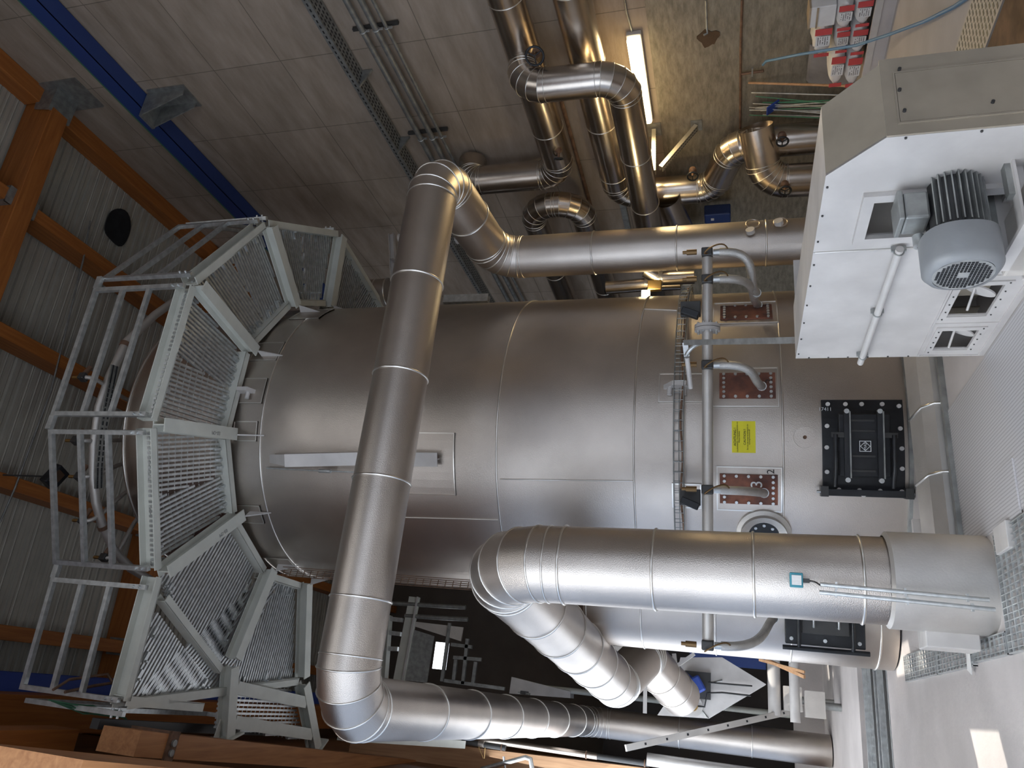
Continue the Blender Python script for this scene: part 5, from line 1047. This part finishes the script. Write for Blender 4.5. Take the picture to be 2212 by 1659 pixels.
act = thing('blue_actuator', 'blue actuator mounted on the white casing behind the side chamber', 'actuator', q); b = B(); b.cbox(q, (.26, .18, .16), (1, 0, .6), (0, 1, 0)); b.build('body', BLUE2, act, bevel=.03); b = B(); b.cyl(q + V((.05, 0, .1)), q + V((.15, 0, .28)), .06, n=14); b.build('motor', BLUE2, act)
q = hp2(1497, 1525, 13.84); b = B(); b.disc(q, (0, 1, 0), .16, .03, 24); b.build('inspection_ring', ALUD, hop); b = B(); b.disc(q - V((0, .03, 0)), (0, 1, 0), .08, .03, 16); b.build('inspection_cap', BRASS, hop)
b = B(); b.tube([q, hp2(1522, 1527, 13.8), hp2(1528, 1497, 13.8), hp2(1560, 1496, 13.8), hp2(1622, 1503, 13.8)], .014, 6); tag(b.build('drain_hose', RUBBER), 'thin black hose crossing the white casing behind the side chamber', 'hose')
b = B(); b.tube([hp2(1530, 1474, 13.8), hp2(1575, 1478, 13.8), hp2(1625, 1482, 13.8)], .013, 6); tag(b.build('power_cable', RUBBER), 'thin black cable from the blue actuator to the right', 'cable')
b = B(); q0, q1 = at(1490, 1418, Y=15.5), at(1655, 1440, Y=15.5); b.box((q0.x - .1, 15.5, q1.z), (q0.x + 2.2, 15.7, q0.z)); tag(b.build('blue_machine_side', BLUE), 'dark blue machine panel behind the white casing', 'machine')
for x, y, w in ((1672, 1480, .22), (1716, 1490, .16)):
    q = at(x, y, Y=15.2 if x < 1700 else 14.2); t = thing('pump_unit', 'small white pump and pipe unit behind the %s of the dark gap' % ('middle' if x < 1700 else 'right end'), 'pump', (q.x, q.y, 0))
    b = B(); b.cyl((q.x - .5, q.y, q.z), (q.x + .6, q.y, q.z), w*.5, n=16); b.build('barrel', WHITE, t); b = B(); b.cbox((q.x - .2, q.y - .05, q.z - .3), (.4, .3, .3), (1, 0, 0), (0, 1, 0)); b.build('pedestal', OFFW, t); b = B(); b.cyl((q.x - .2, q.y, 0), (q.x - .2, q.y, q.z - .4), .06, n=10); b.build('leg', GALVD, t)
dk = mat('dark_far_wall', (.035, .028, .024), .9)  # near-black tone stands for the unlit depth of the gap
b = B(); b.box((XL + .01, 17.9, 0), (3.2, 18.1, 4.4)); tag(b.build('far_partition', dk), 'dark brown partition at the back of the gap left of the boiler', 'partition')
b = B(); b.beam(at(1655, 1425, Y=13.2), at(1738, 1462, Y=12.4), .05, .03); b.beam(at(1640, 1425, Y=13.2), at(1738, 1452, Y=12.4), .04, .02); tag(b.build('timber_lath', WOODZ), 'two orange laths leaning beside the side chamber foot', 'laths')
t = thing('steel_support', 'white angle steel stand left of the side chamber', 'steel stand', at(1412, 1470, Y=12.4))
b = B(); b.beam(at(1456, 1412, Y=12.4), at(1462, 1460, Y=12.4), .06, .06); b.build('post', WHITE, t); b = B(); b.beam(at(1500, 1412, Y=12.4), at(1460, 1440, Y=12.4), .05, .05); b.build('diagonal', WHITE, t); b = B(); b.beam(at(1418, 1448, Y=12.4), at(1460, 1455, Y=12.4), .05, .05); b.build('arm', WHITE, t)
b = B(); b.beam(at(1395, 1408, Y=11.6), at(1393, 1541, Y=11.6), .05, .05); tag(b.build('steel_bar', WHITE), 'slim white steel bar across the gap between flue bend and wall duct', 'bar')
p_ = [at(1304, 1394, Y=12.6), at(1350, 1396, Y=12.6), at(1350, 1425, Y=12.6), at(1322, 1434, Y=12.6), at(1304, 1425, Y=12.6)]; b = B(); b.prism(p_, (0, .4, 0)); tag(b.build('hanging_box', OFFW), 'small pale sheet box with pointed end beside the far flue bend', 'box')
# slotted aluminium rail leaning across
ra, rb = at(1352, 1616, Y=13.2), at(1788, 1519, Z=0.0); rb = at(1788, 1519, Z=.03)
t = thing('slotted_rail', 'silver aluminium rail with square holes leaning across in front of the wall duct', 'ladder rail', rb); d = (ra - rb).normalized(); b = B(); b.beam(rb, ra, .05, .10, V((1, 0, .2))); b.build('rail', ALUD, t)
n_ = (CAM - rb); n_.normalize(); _, u_, v_ = frame(d, V((1, 0, .2))); L = (ra - rb).length
ff = max((u_, -u_, v_, -v_), key=lambda q: q.dot(n_)); hd_ = .026 if abs(ff.dot(u_)) > .9 else .051; k = .25
while k < L - .15: b = B(); b.cbox(rb + d*k + ff*hd_, (.035, .035, .006), d, d.cross(ff)); b.build('slot', BLACK, t); k += .42
b = B(); b.cbox(rb + d*.06, (.12, .056, .106), d, u_); b.build('foot', RUBBER, t)
# downpipes on the left wall and handrail corner
def lp(x, y): return at(x, y, Y=13.9)
for pa, pb, r, m_, lab in (((1010, 1592), (1290, 1634), .05, ALU2, 'shiny silver downpipe on the left wall behind the long duct'), ((1290, 1634), (1402, 1650), .045, DARK, 'dark lower part of the downpipe on the left wall'), ((990, 1600), (1092, 1616), .045, DARK, 'short dark pipe stub beside the silver downpipe'), ((1398, 1640), (1690, 1682), .10, ALUD, 'grey insulated pipe at the lower left edge of the photo')):
    t = thing('wall_downpipe', lab, 'pipe', lp(*pb)); b = B(); b.cyl(lp(*pa), lp(*pb), r, n=16); b.build('pipe', m_, t)
    c_ = lp(*pa).lerp(lp(*pb), .92); b = B(); b.torus(c_, lp(*pb) - lp(*pa), r + .004, .012, 16, 6); b.build('pipe_clip', RUSTY, t)
t = thing('handrail_corner', 'galvanised handrail corner at the lower left edge of the photo', 'handrail', lp(1100, 1659)); b = B(); b.tube([lp(1040, 1662), lp(1135, 1636), lp(1146, 1640), lp(1150, 1664)], .04, 10); b.build('rail', GALV, t); b = B(); b.tube([lp(1088, 1634), lp(1092, 1668)], .02, 8); b.build('clamp', GALV, t)
t = thing('sampling_cock', 'small silver valve with bulb hanging under the long duct', 'valve', lp(1040, 1610)); b = B(); b.cyl(lp(1040, 1586), lp(1040, 1600), .03, n=10); b.build('valve_body', BRASS, t); b = B(); b.lathe(lp(1040, 1607), (0, 0, 1), [(-.07, .01), (-.05, .055), (.05, .055), (.07, .01)], 16); b.build('bulb', ALU, t)
b = B(); b.tube([lp(1022, 1585), lp(1046, 1642), lp(1048, 1612)], .007, 6); tag(b.build('copper_tube', BRASS), 'thin copper tube hanging below the long duct', 'tube')
q = at(1128, 1548, Y=11.7); q.x = -.0; t = thing('duct_clamp', 'dark clamp with bolts on the side of the long left duct', 'clamp', q); b = B(); b.cbox(q + V((.06, 0, 0)), (.05, .18, .09), (1, 0, 0), (0, 1, 0)); b.build('clamp_body', DARK, t, bevel=.01)
for s in (-1, 1): b = B(); b.cyl(q + V((.05, s*.06, -.08)), q + V((.05, s*.06, .08)), .014, n=8); b.build('bolt', GALVD, t)
# gallery behind: posts, gratings, railing
GY = 16.5
def gp(x, y, Y=GY): return at(x, y, Y=Y)
t = thing('gallery_post', 'grey steel column of the far gallery seen under the crossing duct', 'column', V((gp(880, 1400).x, GY, 0))); c_ = gp(900, 1300)
pt_, pb_ = gp(880, 1300), gp(880, 1470)
for k, (x0, y0_, x1, y1_, w, lab) in enumerate(((896, 1290, 862, 1470, .26, 'broad'), (836, 1330, 826, 1465, .2, 'narrow'))):
    if k == 0:
        b = B(); b.beam(gp(x0, y0_), gp(x1, y1_), .06, w, V((0, 0, 1))); b.build('web', GREY, t); b = B(); b.beam(gp(x0 + 8, y0_), gp(x1 + 10, y1_), .16, .03, V((0, 0, 1))); b.build('flange', WHITE, t)
    else:
        b = B(); b.hbeam(gp(x0, y0_), gp(x1, y1_), .2, .2); tag(b.build('gallery_beam', GREY), 'narrow grey steel beam of the far gallery left of the broad column', 'beam')
for pa, pb, lab in (((832, 1302), (1006, 1312), 'upper'), ((875, 1330), (1010, 1338), 'middle')):
    b = B(); b.cyl(gp(*pa), gp(*pb), .05, n=10); tag(b.build('gallery_pipe', GALVD), 'dull grey %s pipe along the far gallery' % lab, 'pipe')
q4 = [gp(893, 1360), gp(938, 1374), gp(922, 1475), gp(876, 1470)]; b = B(); b.prism(q4, (0, .03, 0)); s_ = tag(b.build('gallery_grating', GALVD), 'grey bar grating panel of the far gallery', 'grating')
b = B(); q4 = [gp(890, 1342), gp(1000, 1355), gp(995, 1385), gp(892, 1352)]; b.prism(q4, (0, .05, 0)); tag(b.build('gallery_ceiling_panel', OFFW), 'pale ribbed panel above the far gallery grating', 'panel')
t = thing('gallery_railing', 'galvanised railing and ladder of the far gallery', 'railing', gp(985, 1470))
for pa, pb in (((972, 1346), (955, 1472)), ((1010, 1380), (1000, 1478)), ((980, 1420), (1040, 1425)), ((975, 1392), (1020, 1398)), ((960, 1470), (1090, 1488)), ((985, 1425), (980, 1470)), ((1028, 1430), (1022, 1475))):
    b = B(); b.beam(gp(*pa), gp(*pb), .07, .07); b.build('rail', GALVD, t)
for pa, pb in (((828, 1335), (870, 1340)), ((824, 1365), (866, 1370)), ((816, 1400), (860, 1402))):
    b = B(); b.beam(gp(*pa), gp(*pb), .09, .09); tag(b.build('gallery_crossbar', GALV), 'galvanised crossbar of the far gallery, %s from the top' % {1335: 'first', 1365: 'second', 1400: 'third'}[pa[1]], 'crossbar')
b = B(); q = gp(952, 1405, 17.85); b.box((q.x - .42, 17.82, q.z - .18), (q.x + .18, 17.89, q.z + .14)); o = b.build('window_3', mat('daylit_pane', (.9, .95, 1), .4, 0, emit=((.9, .95, 1), 4.0))); o['kind'] = 'structure'
b = B(); b.cyl((gp(1170, 1485, 17.2).x, 17.3, 0), (gp(1170, 1485, 17.2).x, 17.3, gp(1170, 1495, 17.2).z), .06, n=10); tag(b.build('gallery_prop', GREY), 'grey steel prop under the row of pale gallery boxes', 'post')
b = B(); b.prism([gp(1105, 1462, 17.2), gp(1232, 1494, 17.2), gp(1232, 1508, 17.2), gp(1100, 1498, 17.2)], (0, .4, 0)); tag(b.build('gallery_box_row', WHITE), 'row of pale boxes under the far gallery railing', 'boxes')
b = B(); b.box((XL + .01, 16.95, 0), (3.2, 17.25, .55)); struct('trim_2', b, CONCRETE2)
b = B(); A0b, A1b = math.radians(-100), math.radians(-60); P = [cylpt(math.radians(-78), z, TR + .1) for z in (2.4, 4.0, 5.5, 7.2)]
t = thing('vertical_cable_tray', 'brown wire cable tray climbing the left flank of the boiler', 'cable tray', P[0])
b = B(); a = math.radians(-76); tn = V((math.cos(a), math.sin(a), 0)); rn_ = V((math.sin(a), -math.cos(a), 0)); c_ = V((TC.x, TC.y, 0)) + rn_*(TR + .06)
for s in (0, .05, .10): b.cyl(c_ + rn_*s + UPZ*2.3, c_ + rn_*s + UPZ*7.4, .005, n=5); b.cyl(c_ + rn_*s + tn*.06 + UPZ*2.3, c_ + rn_*s + tn*.06 + UPZ*7.4, .005, n=5)
for k in range(52): b.beam(c_ + UPZ*(2.3 + k*.1), c_ + rn_*.10 + UPZ*(2.3 + k*.1), .008, .008)
b.build('wire_tray', RUSTY, t)
